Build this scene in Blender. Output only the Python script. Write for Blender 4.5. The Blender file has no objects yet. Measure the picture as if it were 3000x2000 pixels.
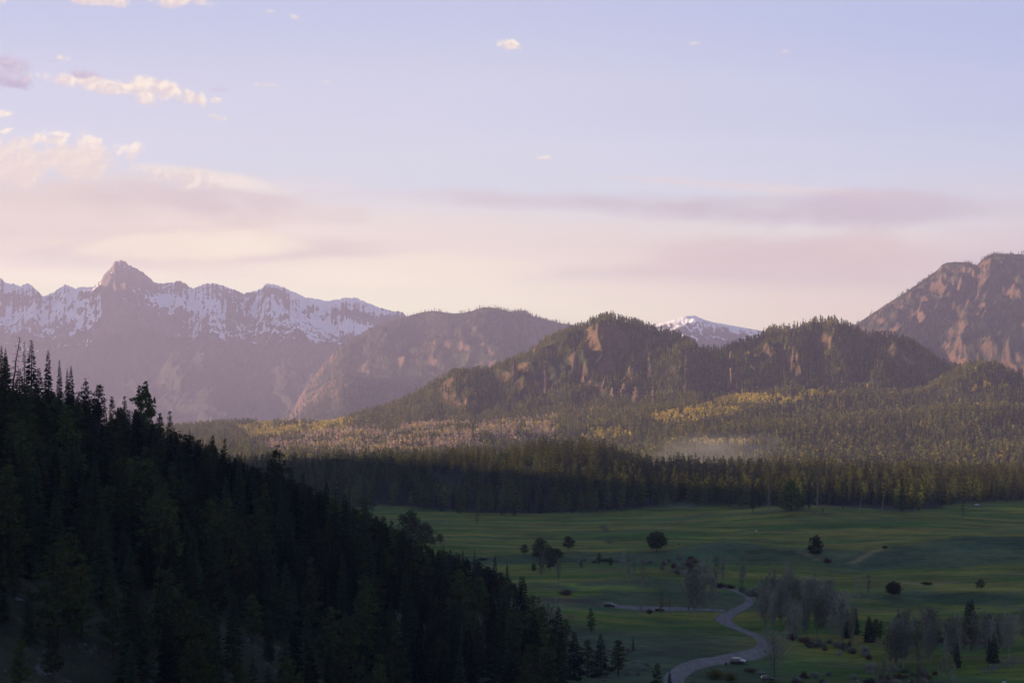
import bpy, math, random
import numpy as np

R = math.radians
rng = np.random.default_rng(7)
random.seed(7)
F, CX, HOR = 5600.0, 1500.0, 1250.0      # focal length, axis and horizon of the photograph, in its pixels

scene = bpy.context.scene
COL = scene.collection

# ------------------------------------------------------------------ helpers
def tag(o, label=None, cat=None, group=None, kind=None):
    if label: o['label'] = label
    if cat: o['category'] = cat
    if group: o['group'] = group
    if kind: o['kind'] = kind
    return o

def mesh_np(name, V, Q, mats, mat_idx=None, tint=None, smooth=False):
    V = np.asarray(V, np.float32); Q = np.asarray(Q, np.int32)
    me = bpy.data.meshes.new(name)
    k = Q.shape[1]
    me.vertices.add(len(V)); me.vertices.foreach_set('co', V.ravel())
    me.loops.add(Q.size); me.loops.foreach_set('vertex_index', Q.ravel())
    me.polygons.add(len(Q))
    me.polygons.foreach_set('loop_start', np.arange(0, Q.size, k, dtype=np.int32))
    if mat_idx is not None: me.polygons.foreach_set('material_index', np.asarray(mat_idx, np.int32))
    me.polygons.foreach_set('use_smooth', np.full(len(Q), smooth))
    for m in (mats if isinstance(mats, (list, tuple)) else [mats]): me.materials.append(m)
    if tint is not None:
        a = me.attributes.new('tint', 'FLOAT_COLOR', 'POINT')
        c = np.ones((len(V), 4), np.float32); c[:, :3] = tint
        a.data.foreach_set('color', c.ravel())
    me.update(calc_edges=True); me.validate()
    return me

def obj(name, me, parent=None, loc=(0, 0, 0)):
    o = bpy.data.objects.new(name, me); COL.objects.link(o)
    o.location = loc
    if parent is not None: o.parent = parent
    return o

def empty(name, loc=(0, 0, 0), rz=0):
    o = bpy.data.objects.new(name, None); COL.objects.link(o)
    o.location = loc; o.rotation_euler = (0, 0, rz); o.empty_display_size = 1
    return o

def copy_tree(root):
    c = root.copy(); COL.objects.link(c)
    for ch in root.children:
        d = ch.copy(); COL.objects.link(d); d.parent = c
        for g in ch.children:
            e = g.copy(); COL.objects.link(e); e.parent = d
    return c

class MB:                                # collects quads
    def __init__(s): s.V = []; s.Q = []; s.n = 0
    def add(s, v, q):
        v = np.asarray(v, float).reshape(-1, 3); q = np.asarray(q, int).reshape(-1, 4)
        s.V.append(v); s.Q.append(q + s.n); s.n += len(v)
    def arrays(s): return np.concatenate(s.V), np.concatenate(s.Q)
    def build(s, name, mat, parent=None, smooth=False, loc=(0, 0, 0)):
        V, Q = s.arrays()
        return obj(name, mesh_np(name, V, Q, mat, smooth=smooth, tint=(1, 1, 1)), parent, loc)
    def tube(s, pts, rad, n=6):
        pts = np.asarray(pts, float); m = len(pts)
        rad = np.broadcast_to(rad, (m,))
        t = np.gradient(pts, axis=0); t /= np.linalg.norm(t, axis=1)[:, None] + 1e-9
        ref = np.where(np.abs(t[:, 2:3]) > .9, [[1., 0, 0]], [[0, 0, 1.]])
        a = np.cross(t, ref); a /= np.linalg.norm(a, axis=1)[:, None] + 1e-9
        b = np.cross(t, a)
        th = np.arange(n) * 2 * math.pi / n
        v = pts[:, None, :] + rad[:, None, None] * (a[:, None, :] * np.cos(th)[None, :, None] + b[:, None, :] * np.sin(th)[None, :, None])
        i, j = np.meshgrid(np.arange(m - 1), np.arange(n), indexing='ij')
        q = np.stack([i * n + j, i * n + (j + 1) % n, (i + 1) * n + (j + 1) % n, (i + 1) * n + j], -1).reshape(-1, 4)
        s.add(v.reshape(-1, 3), q)
    def box(s, c, size, rz=0):
        c = np.asarray(c, float); h = np.asarray(size, float) / 2
        v = np.array([[x, y, z] for x in (-1, 1) for y in (-1, 1) for z in (-1, 1)], float) * h
        cs, sn = math.cos(rz), math.sin(rz)
        v = np.stack([v[:, 0] * cs - v[:, 1] * sn, v[:, 0] * sn + v[:, 1] * cs, v[:, 2]], 1) + c
        s.add(v, [[0, 1, 3, 2], [4, 6, 7, 5], [0, 4, 5, 1], [2, 3, 7, 6], [0, 2, 6, 4], [1, 5, 7, 3]])
    def leaves(s, c, ax, up, L, Wd):     # diamonds: centre-line start c, direction ax (n,3), side dir up, length, width
        c = np.asarray(c); n = len(c)
        L = np.broadcast_to(L, (n,))[:, None]; Wd = np.broadcast_to(Wd, (n,))[:, None]
        v = np.stack([c, c + ax * L * .45 + up * Wd * .5, c + ax * L, c + ax * L * .45 - up * Wd * .5], 1)
        s.add(v.reshape(-1, 3), np.arange(4 * n).reshape(n, 4))

def unit(a): return a / (np.linalg.norm(a, axis=-1, keepdims=True) + 1e-9)

# ------------------------------------------------------------------ noise
def _hash(ix, iy, s):
    h = (ix.astype(np.int64) * 374761393 + iy.astype(np.int64) * 668265263 + s * 1442695041) & 0xffffffff
    h = ((h ^ (h >> 13)) * 1274126177) & 0xffffffff
    return ((h ^ (h >> 16)) & 0xffff) / 65535.0
def noise(x, y, s=0):
    ix, iy = np.floor(x), np.floor(y); fx, fy = x - ix, y - iy
    ix = ix.astype(np.int64); iy = iy.astype(np.int64)
    def g(dx, dy):
        a = _hash(ix + dx, iy + dy, s) * 2 * math.pi
        return np.cos(a) * (fx - dx) + np.sin(a) * (fy - dy)
    u = fx ** 3 * (fx * (fx * 6 - 15) + 10); v = fy ** 3 * (fy * (fy * 6 - 15) + 10)
    a = g(0, 0) * (1 - u) + g(1, 0) * u; b = g(0, 1) * (1 - u) + g(1, 1) * u
    return (a * (1 - v) + b * v) * 1.4
def fbm(x, y, s=0, o=4, gain=.5):
    t = 0; a = 1
    for k in range(o): t = t + a * noise(x * 2 ** k, y * 2 ** k, s + k * 17); a *= gain
    return t
def ridged(x, y, s=0, o=4, gain=.5):
    t = 0; a = 1; n = 0
    for k in range(o):
        t = t + a * (1 - np.abs(noise(x * 2 ** k, y * 2 ** k, s + k * 31)) * 1.6); n += a; a *= gain
    return t / n
def sstep(a, b, x):
    t = np.clip((x - a) / (b - a), 0, 1); return t * t * (3 - 2 * t)
def in_poly(px, py, poly):
    r = np.zeros(np.shape(px), bool); n = len(poly)
    for i in range(n):
        x0, y0 = poly[i]; x1, y1 = poly[(i + 1) % n]
        if y0 == y1: continue
        c = ((y0 > py) != (y1 > py)) & (px < (x1 - x0) * (py - y0) / (y1 - y0) + x0)
        r ^= c
    return r

# ------------------------------------------------------------------ the ground as one height function
SPUR = np.array([(-560, 60, 190), (-300, 430, 78), (-161, 600, 12), (-133, 620, 0), (-116, 650, -11), (-92, 690, -29), (-65, 730, -43),
                 (-34, 760, -56), (-7, 790, -71), (25, 815, -84)], float)
def spur_rel(x, y):
    best = np.full(np.shape(x), 1e9); z = np.zeros(np.shape(x)); side = np.zeros(np.shape(x)); along = np.zeros(np.shape(x)); acc = 0
    for a, b in zip(SPUR[:-1], SPUR[1:]):
        d = b[:2] - a[:2]; L = np.hypot(*d)
        t = np.clip(((x - a[0]) * d[0] + (y - a[1]) * d[1]) / L ** 2, 0, 1)
        qx, qy = a[0] + t * d[0], a[1] + t * d[1]
        e = np.hypot(x - qx, y - qy); m = e < best
        best = np.where(m, e, best); z = np.where(m, a[2] + t * (b[2] - a[2]), z)
        side = np.where(m, np.sign(d[0] * (y - a[1]) - d[1] * (x - a[0])), side)
        along = np.where(m, acc + t * L, along); acc += L
    return best, z, side, along

def tree_crest(u):        # ground crest of the rise behind the meadow
    px = CX + u * F
    top = np.interp(px, [-500, 600, 900, 1200, 1450, 1600, 1750, 1880, 2000, 2300, 2600, 2800, 3400],
                        [1356, 1350, 1340, 1322, 1318, 1284, 1294, 1338, 1346, 1350, 1360, 1366, 1368])
    return (HOR - top) / F * 2000 - 17

def ground_h(x, y):
    x = np.asarray(x, float); y = np.asarray(y, float)
    u = x / np.maximum(y, 60)
    e1 = 1045 + 26 * noise(x / 90, y * 0, 3) + 18 * noise(x / 35, y / 60, 4)
    e2 = 850 + 22 * noise(x / 80, y * 0, 5) + 14 * noise(x / 30, y / 60, 6) - 25 * sstep(60, -40, x)
    z = -79.5 + 4.6 * sstep(-26, 26, y - e2) + 4.8 * sstep(-30, 30, y - e1)
    z = z + 1.3 * fbm(x / 120, y / 190, 11, 4) * sstep(550, 760, y) + .35 * fbm(x / 22, y / 40, 12, 3)
    def bump(cx, cy, sx, sy, a): return a * np.exp(-((x - cx) / sx) ** 2 - ((y - cy) / sy) ** 2)
    z = z + bump(236, 1440, 95, 105, 11.5) + bump(265, 1100, 62, 40, 6.5) + bump(330, 1120, 60, 45, 4)
    z = z + bump(120, 1085, 40, 26, 4) + bump(92, 985, 18, 22, 4.5) + bump(115, 1610, 60, 50, 7) + bump(62, 905, 22, 22, 2.5) + bump(35, 900, 40, 25, 2.6)
    z = z + bump(120, 590, 34, 16, 3) + bump(165, 690, 26, 22, -3) + bump(120, 650, 30, 40, -2.5)
    # wooded rise behind the meadow
    c = tree_crest(u) - 1 + 5 * fbm(x / 70, y / 120, 21, 3)
    rise = sstep(1545, 1960, y + 25 * noise(x / 120, y * 0, 23)) * (1 - sstep(2080, 2420, y))
    z = z + rise * np.maximum(c + 70, 0)
    # far floor
    z = z + sstep(2400, 3000, y) * (-8)
    # wooded spur
    d, zr, side, al = spur_rel(x, y)
    dd = np.sqrt(d * d + 81) - 9
    near = side < 0
    s = np.where(near, .50, .55)
    zs = zr - s * dd + 3.0 * fbm(x / 45, y / 45, 31, 4) + 2.2 * fbm((x * .66 + y * .75) / 14, (x * .75 - y * .66) / 70, 33, 3) * np.clip(dd / 25, 0, 1)
    k = 7.0
    m = np.maximum(z, zs); z = m + k * np.log(np.exp((z - m) / k) + np.exp((zs - m) / k))
    # the hill the camera stands on
    zc = -2.2 - .205 * np.maximum(y, -60) - .0006 * x * x
    m = np.maximum(z, zc); z = np.where(y < 520, m + 4 * np.log(np.exp((z - m) / 4) + np.exp((zc - m) / 4)) * sstep(520, 400, y) , z)
    # the high western ridge that keeps the valley in shade
    top = np.interp(y, [-600, 300, 1000, 1360, 1500, 1630, 1730, 2000, 2250, 2500], [260, 260, 220, 125, 105, 85, WZ, WZ - 10, 0, -80])
    top = top + 9 * noise(y / 170, y * 0, 41) + 6 * noise(y / 60, y * 0, 42)
    z = np.maximum(z, np.where(top > -80, -82 + (top + 82) * np.exp(-((x + 1150) / 330) ** 2), z))
    return z
WZ = 80

def on_ground(px, py, d0=300, d1=2600):
    d = np.arange(d0, d1, 1.0)
    x = (px - CX) / F * d; zray = (HOR - py) / F * d
    g = ground_h(x, d)
    i = np.nonzero(g >= zray)[0]
    i = i[0] if len(i) else len(d) - 1
    return float(x[i]), float(d[i]), float(g[i])
def pxm(d): return F / d               # photo pixels per metre at distance d
def proj(x, y, z): return CX + x / y * F, HOR - z / y * F

# ------------------------------------------------------------------ materials
def new_mat(name):
    m = bpy.data.materials.new(name); m.use_nodes = True
    nt = m.node_tree; nt.nodes.clear()
    return m, nt
def N(nt, t, **kw):
    n = nt.nodes.new(t)
    for k, v in kw.items():
        if k in n.inputs.keys() if isinstance(k, str) else False: n.inputs[k].default_value = v
        else: setattr(n, k, v)
    return n
def mth(nt, op, a, b=None, clamp=False):
    n = nt.nodes.new('ShaderNodeMath'); n.operation = op; n.use_clamp = clamp
    for i, v in enumerate((a, b)):
        if v is None: continue
        if isinstance(v, (int, float)): n.inputs[i].default_value = v
        else: nt.links.new(v, n.inputs[i])
    return n.outputs[0]
def mixc(nt, f, a, b, mode='MIX'):
    n = nt.nodes.new('ShaderNodeMix'); n.data_type = 'RGBA'; n.blend_type = mode
    for s, v in ((n.inputs[0], f), (n.inputs[6], a), (n.inputs[7], b)):
        if isinstance(v, (int, float)): s.default_value = v
        elif isinstance(v, (tuple, list)): s.default_value = (*v, 1) if len(v) == 3 else v
        else: nt.links.new(v, s)
    return n.outputs[2]
def smooth(nt, v, a, b):
    n = nt.nodes.new('ShaderNodeMapRange'); n.interpolation_type = 'SMOOTHSTEP'
    nt.links.new(v, n.inputs[0]); n.inputs[1].default_value = a; n.inputs[2].default_value = b
    return n.outputs[0]
def ntex(nt, vec, scale, detail=4, rough=.55, dist=0):
    n = nt.nodes.new('ShaderNodeTexNoise'); n.inputs['Scale'].default_value = scale; n.inputs['Detail'].default_value = detail
    n.inputs['Roughness'].default_value = rough; n.inputs['Distortion'].default_value = dist
    if vec is not None: nt.links.new(vec, n.inputs['Vector'])
    return n.outputs['Fac']
def mapping(nt, vec, scale, loc=(0, 0, 0), rot=(0, 0, 0)):
    n = nt.nodes.new('ShaderNodeMapping'); n.inputs['Scale'].default_value = scale; n.inputs['Location'].default_value = loc; n.inputs['Rotation'].default_value = rot
    nt.links.new(vec, n.inputs['Vector']); return n.outputs[0]
def out(nt, sh, disp=None):
    o = nt.nodes.new('ShaderNodeOutputMaterial'); nt.links.new(sh, o.inputs['Surface'])
def bsdf(nt, col, rough=.9, bump=None, strength=.5, dist=1.0, spec=.2):
    p = nt.nodes.new('ShaderNodeBsdfPrincipled'); p.inputs['Roughness'].default_value = rough
    p.inputs['Specular IOR Level'].default_value = spec
    if isinstance(col, (tuple, list)): p.inputs['Base Color'].default_value = (*col, 1)
    else: nt.links.new(col, p.inputs['Base Color'])
    if bump is not None:
        b = nt.nodes.new('ShaderNodeBump'); b.inputs['Strength'].default_value = strength; b.inputs['Distance'].default_value = dist
        nt.links.new(bump, b.inputs['Height']); nt.links.new(b.outputs[0], p.inputs['Normal'])
    return p.outputs[0]
def geo(nt):
    return nt.nodes.new('ShaderNodeNewGeometry')

def foliage(name, col, col2, trans=.3, nscale=.6):
    m, nt = new_mat(name)
    at = nt.nodes.new('ShaderNodeAttribute'); at.attribute_name = 'tint'
    oi = nt.nodes.new('ShaderNodeObjectInfo')
    g = geo(nt)
    f = ntex(nt, g.outputs['Position'], nscale, 2)
    c = mixc(nt, smooth(nt, f, .35, .65), col, col2)
    c = mixc(nt, 1.0, c, at.outputs['Color'], 'MULTIPLY')
    v = mth(nt, 'ADD', mth(nt, 'MULTIPLY', oi.outputs['Random'], 1.0), .5)
    hsv = nt.nodes.new('ShaderNodeHueSaturation'); nt.links.new(c, hsv.inputs['Color']); nt.links.new(v, hsv.inputs['Value'])
    nt.links.new(mth(nt, 'ADD', .482, mth(nt, 'MULTIPLY', oi.outputs['Random'], .03)), hsv.inputs['Hue'])
    d = nt.nodes.new('ShaderNodeBsdfDiffuse'); t = nt.nodes.new('ShaderNodeBsdfTranslucent')
    nt.links.new(hsv.outputs[0], d.inputs[0]); nt.links.new(hsv.outputs[0], t.inputs[0])
    mx = nt.nodes.new('ShaderNodeMixShader'); mx.inputs[0].default_value = trans
    nt.links.new(d.outputs[0], mx.inputs[1]); nt.links.new(t.outputs[0], mx.inputs[2])
    out(nt, mx.outputs[0]); return m

def plain(name, col, rough=.8, var=.25, scale=3.0, metal=0, spec=.3):
    m, nt = new_mat(name)
    g = geo(nt); f = ntex(nt, g.outputs['Position'], scale, 4)
    c = mixc(nt, f, tuple(v * (1 - var) for v in col), tuple(min(1, v * (1 + var)) for v in col))
    s = bsdf(nt, c, rough, f, .3, .1, spec)
    if metal: nt.nodes[-1]
    out(nt, s); return m

M = {}
M['spruce'] = foliage('spruce_needles', (.026, .050, .030), (.050, .058, .028))
M['pine'] = foliage('pine_needles', (.036, .056, .022), (.062, .064, .024))
M['sunlit_ponderosa'] = foliage('sunlit_ponderosa_needles', (.070, .088, .022), (.112, .118, .028), .3)  # olive needles, brightened as a sunlit version of the hillside pine green
M['aspen_leaf'] = foliage('young_leaves', (.085, .085, .018), (.12, .105, .025), .45)
M['twig'] = foliage('bare_twigs', (.150, .156, .128), (.205, .205, .168), .05)
M['willow'] = foliage('willow_twigs', (.085, .055, .040), (.12, .075, .05), .1)
M['bark'] = plain('bark', (.034, .027, .022), .95, .4, 2.0)
M['deadwood'] = plain('weathered_wood', (.20, .165, .13), .9, .3, 2.0)
M['aspen_bark'] = plain('pale_bark', (.19, .185, .17), .9, .4, 1.5)
M['far_conifer'] = foliage('distant_conifers', (.092, .104, .032), (.128, .130, .036), .32, .02)

def ground_mat():
    m, nt = new_mat('ground_cover')
    g = geo(nt); P = g.outputs['Position']
    at = nt.nodes.new('ShaderNodeAttribute'); at.attribute_name = 'tint'
    a = nt.nodes.new('ShaderNodeAttribute'); a.attribute_name = 'stone'
    n1 = ntex(nt, mapping(nt, P, (.022, .030, .03)), 1, 6, .65)
    n2 = ntex(nt, mapping(nt, P, (.11, .22, .2)), 1, 6, .65)
    n3 = ntex(nt, P, 1.3, 5, .7)
    k = mth(nt, 'ADD', mth(nt, 'ADD', mth(nt, 'MULTIPLY', n1, 1.0), mth(nt, 'MULTIPLY', n2, .7)), mth(nt, 'MULTIPLY', n3, .8))
    v = mth(nt, 'MAXIMUM', mth(nt, 'ADD', mth(nt, 'MULTIPLY', k, 2.2), -1.75), .25)
    c = mixc(nt, smooth(nt, n2, .42, .66), at.outputs['Color'], mixc(nt, 1.0, at.outputs['Color'], (1.25, .98, .8), 'MULTIPLY'))
    hsv = nt.nodes.new('ShaderNodeHueSaturation'); nt.links.new(c, hsv.inputs['Color']); nt.links.new(v, hsv.inputs['Value'])
    # rock showing through on the steep hillside
    r1 = ntex(nt, mapping(nt, P, (.10, .10, .05), rot=(0, 0, R(-41))), 1, 6, .7, .4)
    r2 = ntex(nt, mapping(nt, P, (.9, .22, .5), rot=(0, 0, R(-41))), 1, 5, .7)
    rk = mth(nt, 'MULTIPLY', smooth(nt, mth(nt, 'ADD', mth(nt, 'MULTIPLY', r1, .55), mth(nt, 'MULTIPLY', r2, .6)), .63, .70), a.outputs['Fac'])
    c2 = mixc(nt, rk, hsv.outputs[0], mixc(nt, n3, (.045, .048, .048), (.095, .098, .096)))
    s = bsdf(nt, c2, .95, mth(nt, 'ADD', mth(nt, 'MULTIPLY', n2, .8), mth(nt, 'MULTIPLY', n3, .35)), .8, .9, .05)
    out(nt, s); return m
M['ground'] = ground_mat()

# ------------------------------------------------------------------ ground sheet, out to the horizon
def grid_mesh(name, X, Y, Z, mats, tint=None, smooth=True, extra=None):
    ny, nx = X.shape
    V = np.stack([X, Y, Z], -1).reshape(-1, 3)
    i, j = np.meshgrid(np.arange(ny - 1), np.arange(nx - 1), indexing='ij')
    a = i * nx + j
    Q = np.stack([a, a + 1, a + nx + 1, a + nx], -1).reshape(-1, 4)
    me = mesh_np(name, V, Q, mats, smooth=smooth, tint=None if tint is None else tint.reshape(-1, 3))
    for k, v in (extra or {}).items():
        at = me.attributes.new(k, 'FLOAT', 'POINT'); at.data.foreach_set('value', v.astype(np.float32).ravel())
    return me

def front_py(px):
    return np.interp(px, [400, 1000, 1150, 1300, 1400, 1600, 1750, 1850, 2000, 2200, 2350, 2550, 2650, 2760, 2800, 3000, 3200],
                     [1470, 1490, 1482, 1496, 1503, 1506, 1502, 1488, 1476, 1486, 1482, 1492, 1500, 1490, 1474, 1468, 1466])

def build_ground():
    ys = np.concatenate([np.arange(-260, 300, 14.), np.arange(300, 1300, 4.), np.arange(1300, 2500, 8.), np.geomspace(2500, 16500, 60)])
    xs0 = np.concatenate([np.arange(-1700, -420, 20.), np.arange(-420, 620, 4.), np.arange(620, 1500, 20.)])
    k = np.clip(ys / 2500, 1, 4.2)
    X = xs0[None, :] * k[:, None]; Y = np.repeat(ys[:, None], len(xs0), 1)
    Z = ground_h(X, Y)
    Z = np.where(Y > 2700, -82 - (Y - 2700) * .002, Z)
    # what grows where, with knoll and bank relief painted into the colours
    d, zr, side, al = spur_rel(X, Y)
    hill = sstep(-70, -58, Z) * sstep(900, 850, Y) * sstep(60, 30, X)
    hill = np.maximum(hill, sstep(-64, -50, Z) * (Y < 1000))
    dzy = np.gradient(Z, axis=0) / np.gradient(Y, axis=0)
    grass = np.array([.038, .088, .010]); dry = np.array([.130, .132, .026]); sage = np.array([.040, .068, .044]); soil = np.array([.085, .070, .052])
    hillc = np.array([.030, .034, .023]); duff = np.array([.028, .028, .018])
    n = fbm(X / 80, Y / 45, 61, 4); n2 = fbm(X / 160, Y / 26, 62, 4)
    w = np.clip(.47 + 1.3 * n2 + .22 * fbm(X / 60, Y / 9, 63, 3) + .5 * np.exp(-((X - 236) / 90) ** 2 - ((Y - 1425) / 80) ** 2) + .6 * np.exp(-((X - 265) / 55) ** 2 - ((Y - 1110) / 22) ** 2) + .5 * np.exp(-((X - 330) / 55) ** 2 - ((Y - 1130) / 22) ** 2), 0, 1)[..., None]  # dry grass; knoll crests paled further in place of light on them
    col = grass * (1 - w) + dry * w
    bank = np.clip(sstep(.05, .12, dzy) * .75 + sstep(.22, .5, n) * .45, 0, .85) * (Y > 560)  # sage on slopes; its darkness also stands in for their shade
    bank = np.maximum(bank, sstep(770, 720, Y + 30 * n) * sstep(120, 60, X) * .85)
    col = col * (1 - bank[..., None]) + sage * bank[..., None]
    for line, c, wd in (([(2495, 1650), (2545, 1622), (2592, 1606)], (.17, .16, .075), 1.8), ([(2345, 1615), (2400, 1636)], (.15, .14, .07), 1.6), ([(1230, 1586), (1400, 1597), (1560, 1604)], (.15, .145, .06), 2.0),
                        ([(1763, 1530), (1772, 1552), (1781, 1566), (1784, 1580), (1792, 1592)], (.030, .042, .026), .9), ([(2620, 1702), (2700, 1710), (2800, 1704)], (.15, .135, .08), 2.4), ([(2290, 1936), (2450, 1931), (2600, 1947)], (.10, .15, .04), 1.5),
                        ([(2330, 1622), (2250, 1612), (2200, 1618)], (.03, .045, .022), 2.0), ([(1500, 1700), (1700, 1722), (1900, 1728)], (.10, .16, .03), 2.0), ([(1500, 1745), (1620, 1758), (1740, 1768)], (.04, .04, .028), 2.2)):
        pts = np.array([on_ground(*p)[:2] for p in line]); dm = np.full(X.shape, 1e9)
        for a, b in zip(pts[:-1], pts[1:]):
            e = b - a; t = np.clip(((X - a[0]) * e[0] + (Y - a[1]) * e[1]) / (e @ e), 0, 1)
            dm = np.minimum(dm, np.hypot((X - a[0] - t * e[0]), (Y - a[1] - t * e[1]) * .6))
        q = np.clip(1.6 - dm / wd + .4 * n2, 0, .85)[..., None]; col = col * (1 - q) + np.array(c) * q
    sl = np.clip(sstep(.45, .75, fbm(X / 18, Y / 40, 64, 3)) * .45, 0, 1)[..., None] * (Y[..., None] < 1000)
    col = col * (1 - sl) + soil * sl
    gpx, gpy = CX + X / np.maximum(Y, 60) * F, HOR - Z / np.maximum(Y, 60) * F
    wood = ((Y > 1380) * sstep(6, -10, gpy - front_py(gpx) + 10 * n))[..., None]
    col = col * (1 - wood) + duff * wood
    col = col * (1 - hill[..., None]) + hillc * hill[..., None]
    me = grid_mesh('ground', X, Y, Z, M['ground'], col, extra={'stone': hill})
    return tag(obj('ground', me), kind='structure')
build_ground()

# ------------------------------------------------------------------ mountains
def hill_mat(name, forest, forest2, rock, rock2, kind, lo=.34):
    m, nt = new_mat(name)
    g = geo(nt); P = g.outputs['Position']
    sx = nt.nodes.new('ShaderNodeSeparateXYZ'); nt.links.new(g.outputs['Normal'], sx.inputs[0])
    sp = nt.nodes.new('ShaderNodeSeparateXYZ'); nt.links.new(P, sp.inputs[0])
    n1 = ntex(nt, P, .012, 5, .6); n2 = ntex(nt, P, .05, 4, .7)
    streak = ntex(nt, mapping(nt, P, (.022, .006, .0035)), 1, 6, .65, .3)
    fc = mixc(nt, smooth(nt, n2, .38, .62), forest, forest2)
    strata = ntex(nt, mapping(nt, P, (.002, .002, .02)), 1, 4, .6)
    n4 = ntex(nt, mapping(nt, P, (.16, .05, .05)), 1, 5, .75)
    rc = mixc(nt, smooth(nt, mth(nt, 'ADD', mth(nt, 'ADD', mth(nt, 'MULTIPLY', streak, .4), mth(nt, 'MULTIPLY', strata, .25)), mth(nt, 'MULTIPLY', n4, .4)), .44, .62), rock, rock2)
    rc = mixc(nt, mth(nt, 'MULTIPLY', smooth(nt, n2, .5, .6), .40), rc, forest)
    steep = mth(nt, 'SUBTRACT', 1.0, sx.outputs['Z'])
    if kind == 'forest':
        f = smooth(nt, mth(nt, 'ADD', steep, mth(nt, 'MULTIPLY', mth(nt, 'SUBTRACT', streak, .5), 1.1)), lo, lo + .16)
        c = mixc(nt, f, fc, rc)
    else:                                  # bare tops under snow: rock above the trees, snow in the gullies and bowls
        tl = mth(nt, 'ADD', sp.outputs['Z'], mth(nt, 'MULTIPLY', mth(nt, 'SUBTRACT', ntex(nt, P, .0018, 5, .65), .5), 620))
        c = mixc(nt, smooth(nt, tl, 560, 680), fc, rc)
        wide = ntex(nt, mapping(nt, P, (.0019, .0012, .0045)), 1, 3, .5, .6)
        streak2 = ntex(nt, mapping(nt, P, (.030, .012, .012), rot=(0, R(24), 0)), 1, 5, .65, 1.0)
        streak3 = ntex(nt, mapping(nt, P, (.016, .006, .0065), rot=(0, R(-28), 0)), 1, 5, .62, 1.2)
        sn = mth(nt, 'ADD', mth(nt, 'ADD', mth(nt, 'MULTIPLY', streak3, .55), mth(nt, 'MULTIPLY', streak2, .30)), mth(nt, 'MULTIPLY', wide, .85))
        at = nt.nodes.new('ShaderNodeAttribute'); at.attribute_name = 'snow'
        sn = mth(nt, 'ADD', sn, at.outputs['Fac'])
        f = mth(nt, 'MULTIPLY', smooth(nt, sn, .895, .94), smooth(nt, mth(nt, 'ADD', tl, mth(nt, 'MULTIPLY', mth(nt, 'SUBTRACT', streak3, .5), 700)), 590, 650))
        c = mixc(nt, f, c, (.76, .73, .75))
    hgt = mth(nt, 'ADD', mth(nt, 'MULTIPLY', n2, .5), mth(nt, 'MULTIPLY', streak, 1.0))
    s = bsdf(nt, c, .95, hgt, .6, 14, .05)
    out(nt, s); return m
M['mid_hill'] = hill_mat('hill_rock_and_forest', (.026, .032, .016), (.042, .044, .022), (.058, .036, .027), (.125, .072, .050), 'forest', .26)
M['mountain'] = hill_mat('mountain_forest_and_cliff', (.022, .027, .016), (.034, .036, .021), (.062, .039, .030), (.135, .074, .052), 'forest', .21)
M['snowy'] = hill_mat('mountain_snow_and_rock', (.024, .027, .019), (.034, .034, .024), (.085, .066, .058), (.14, .108, .092), 'snow')

def crest_interp(pts, px):
    p = np.array(pts, float); return np.interp(px, p[:, 0], p[:, 1])

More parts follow.
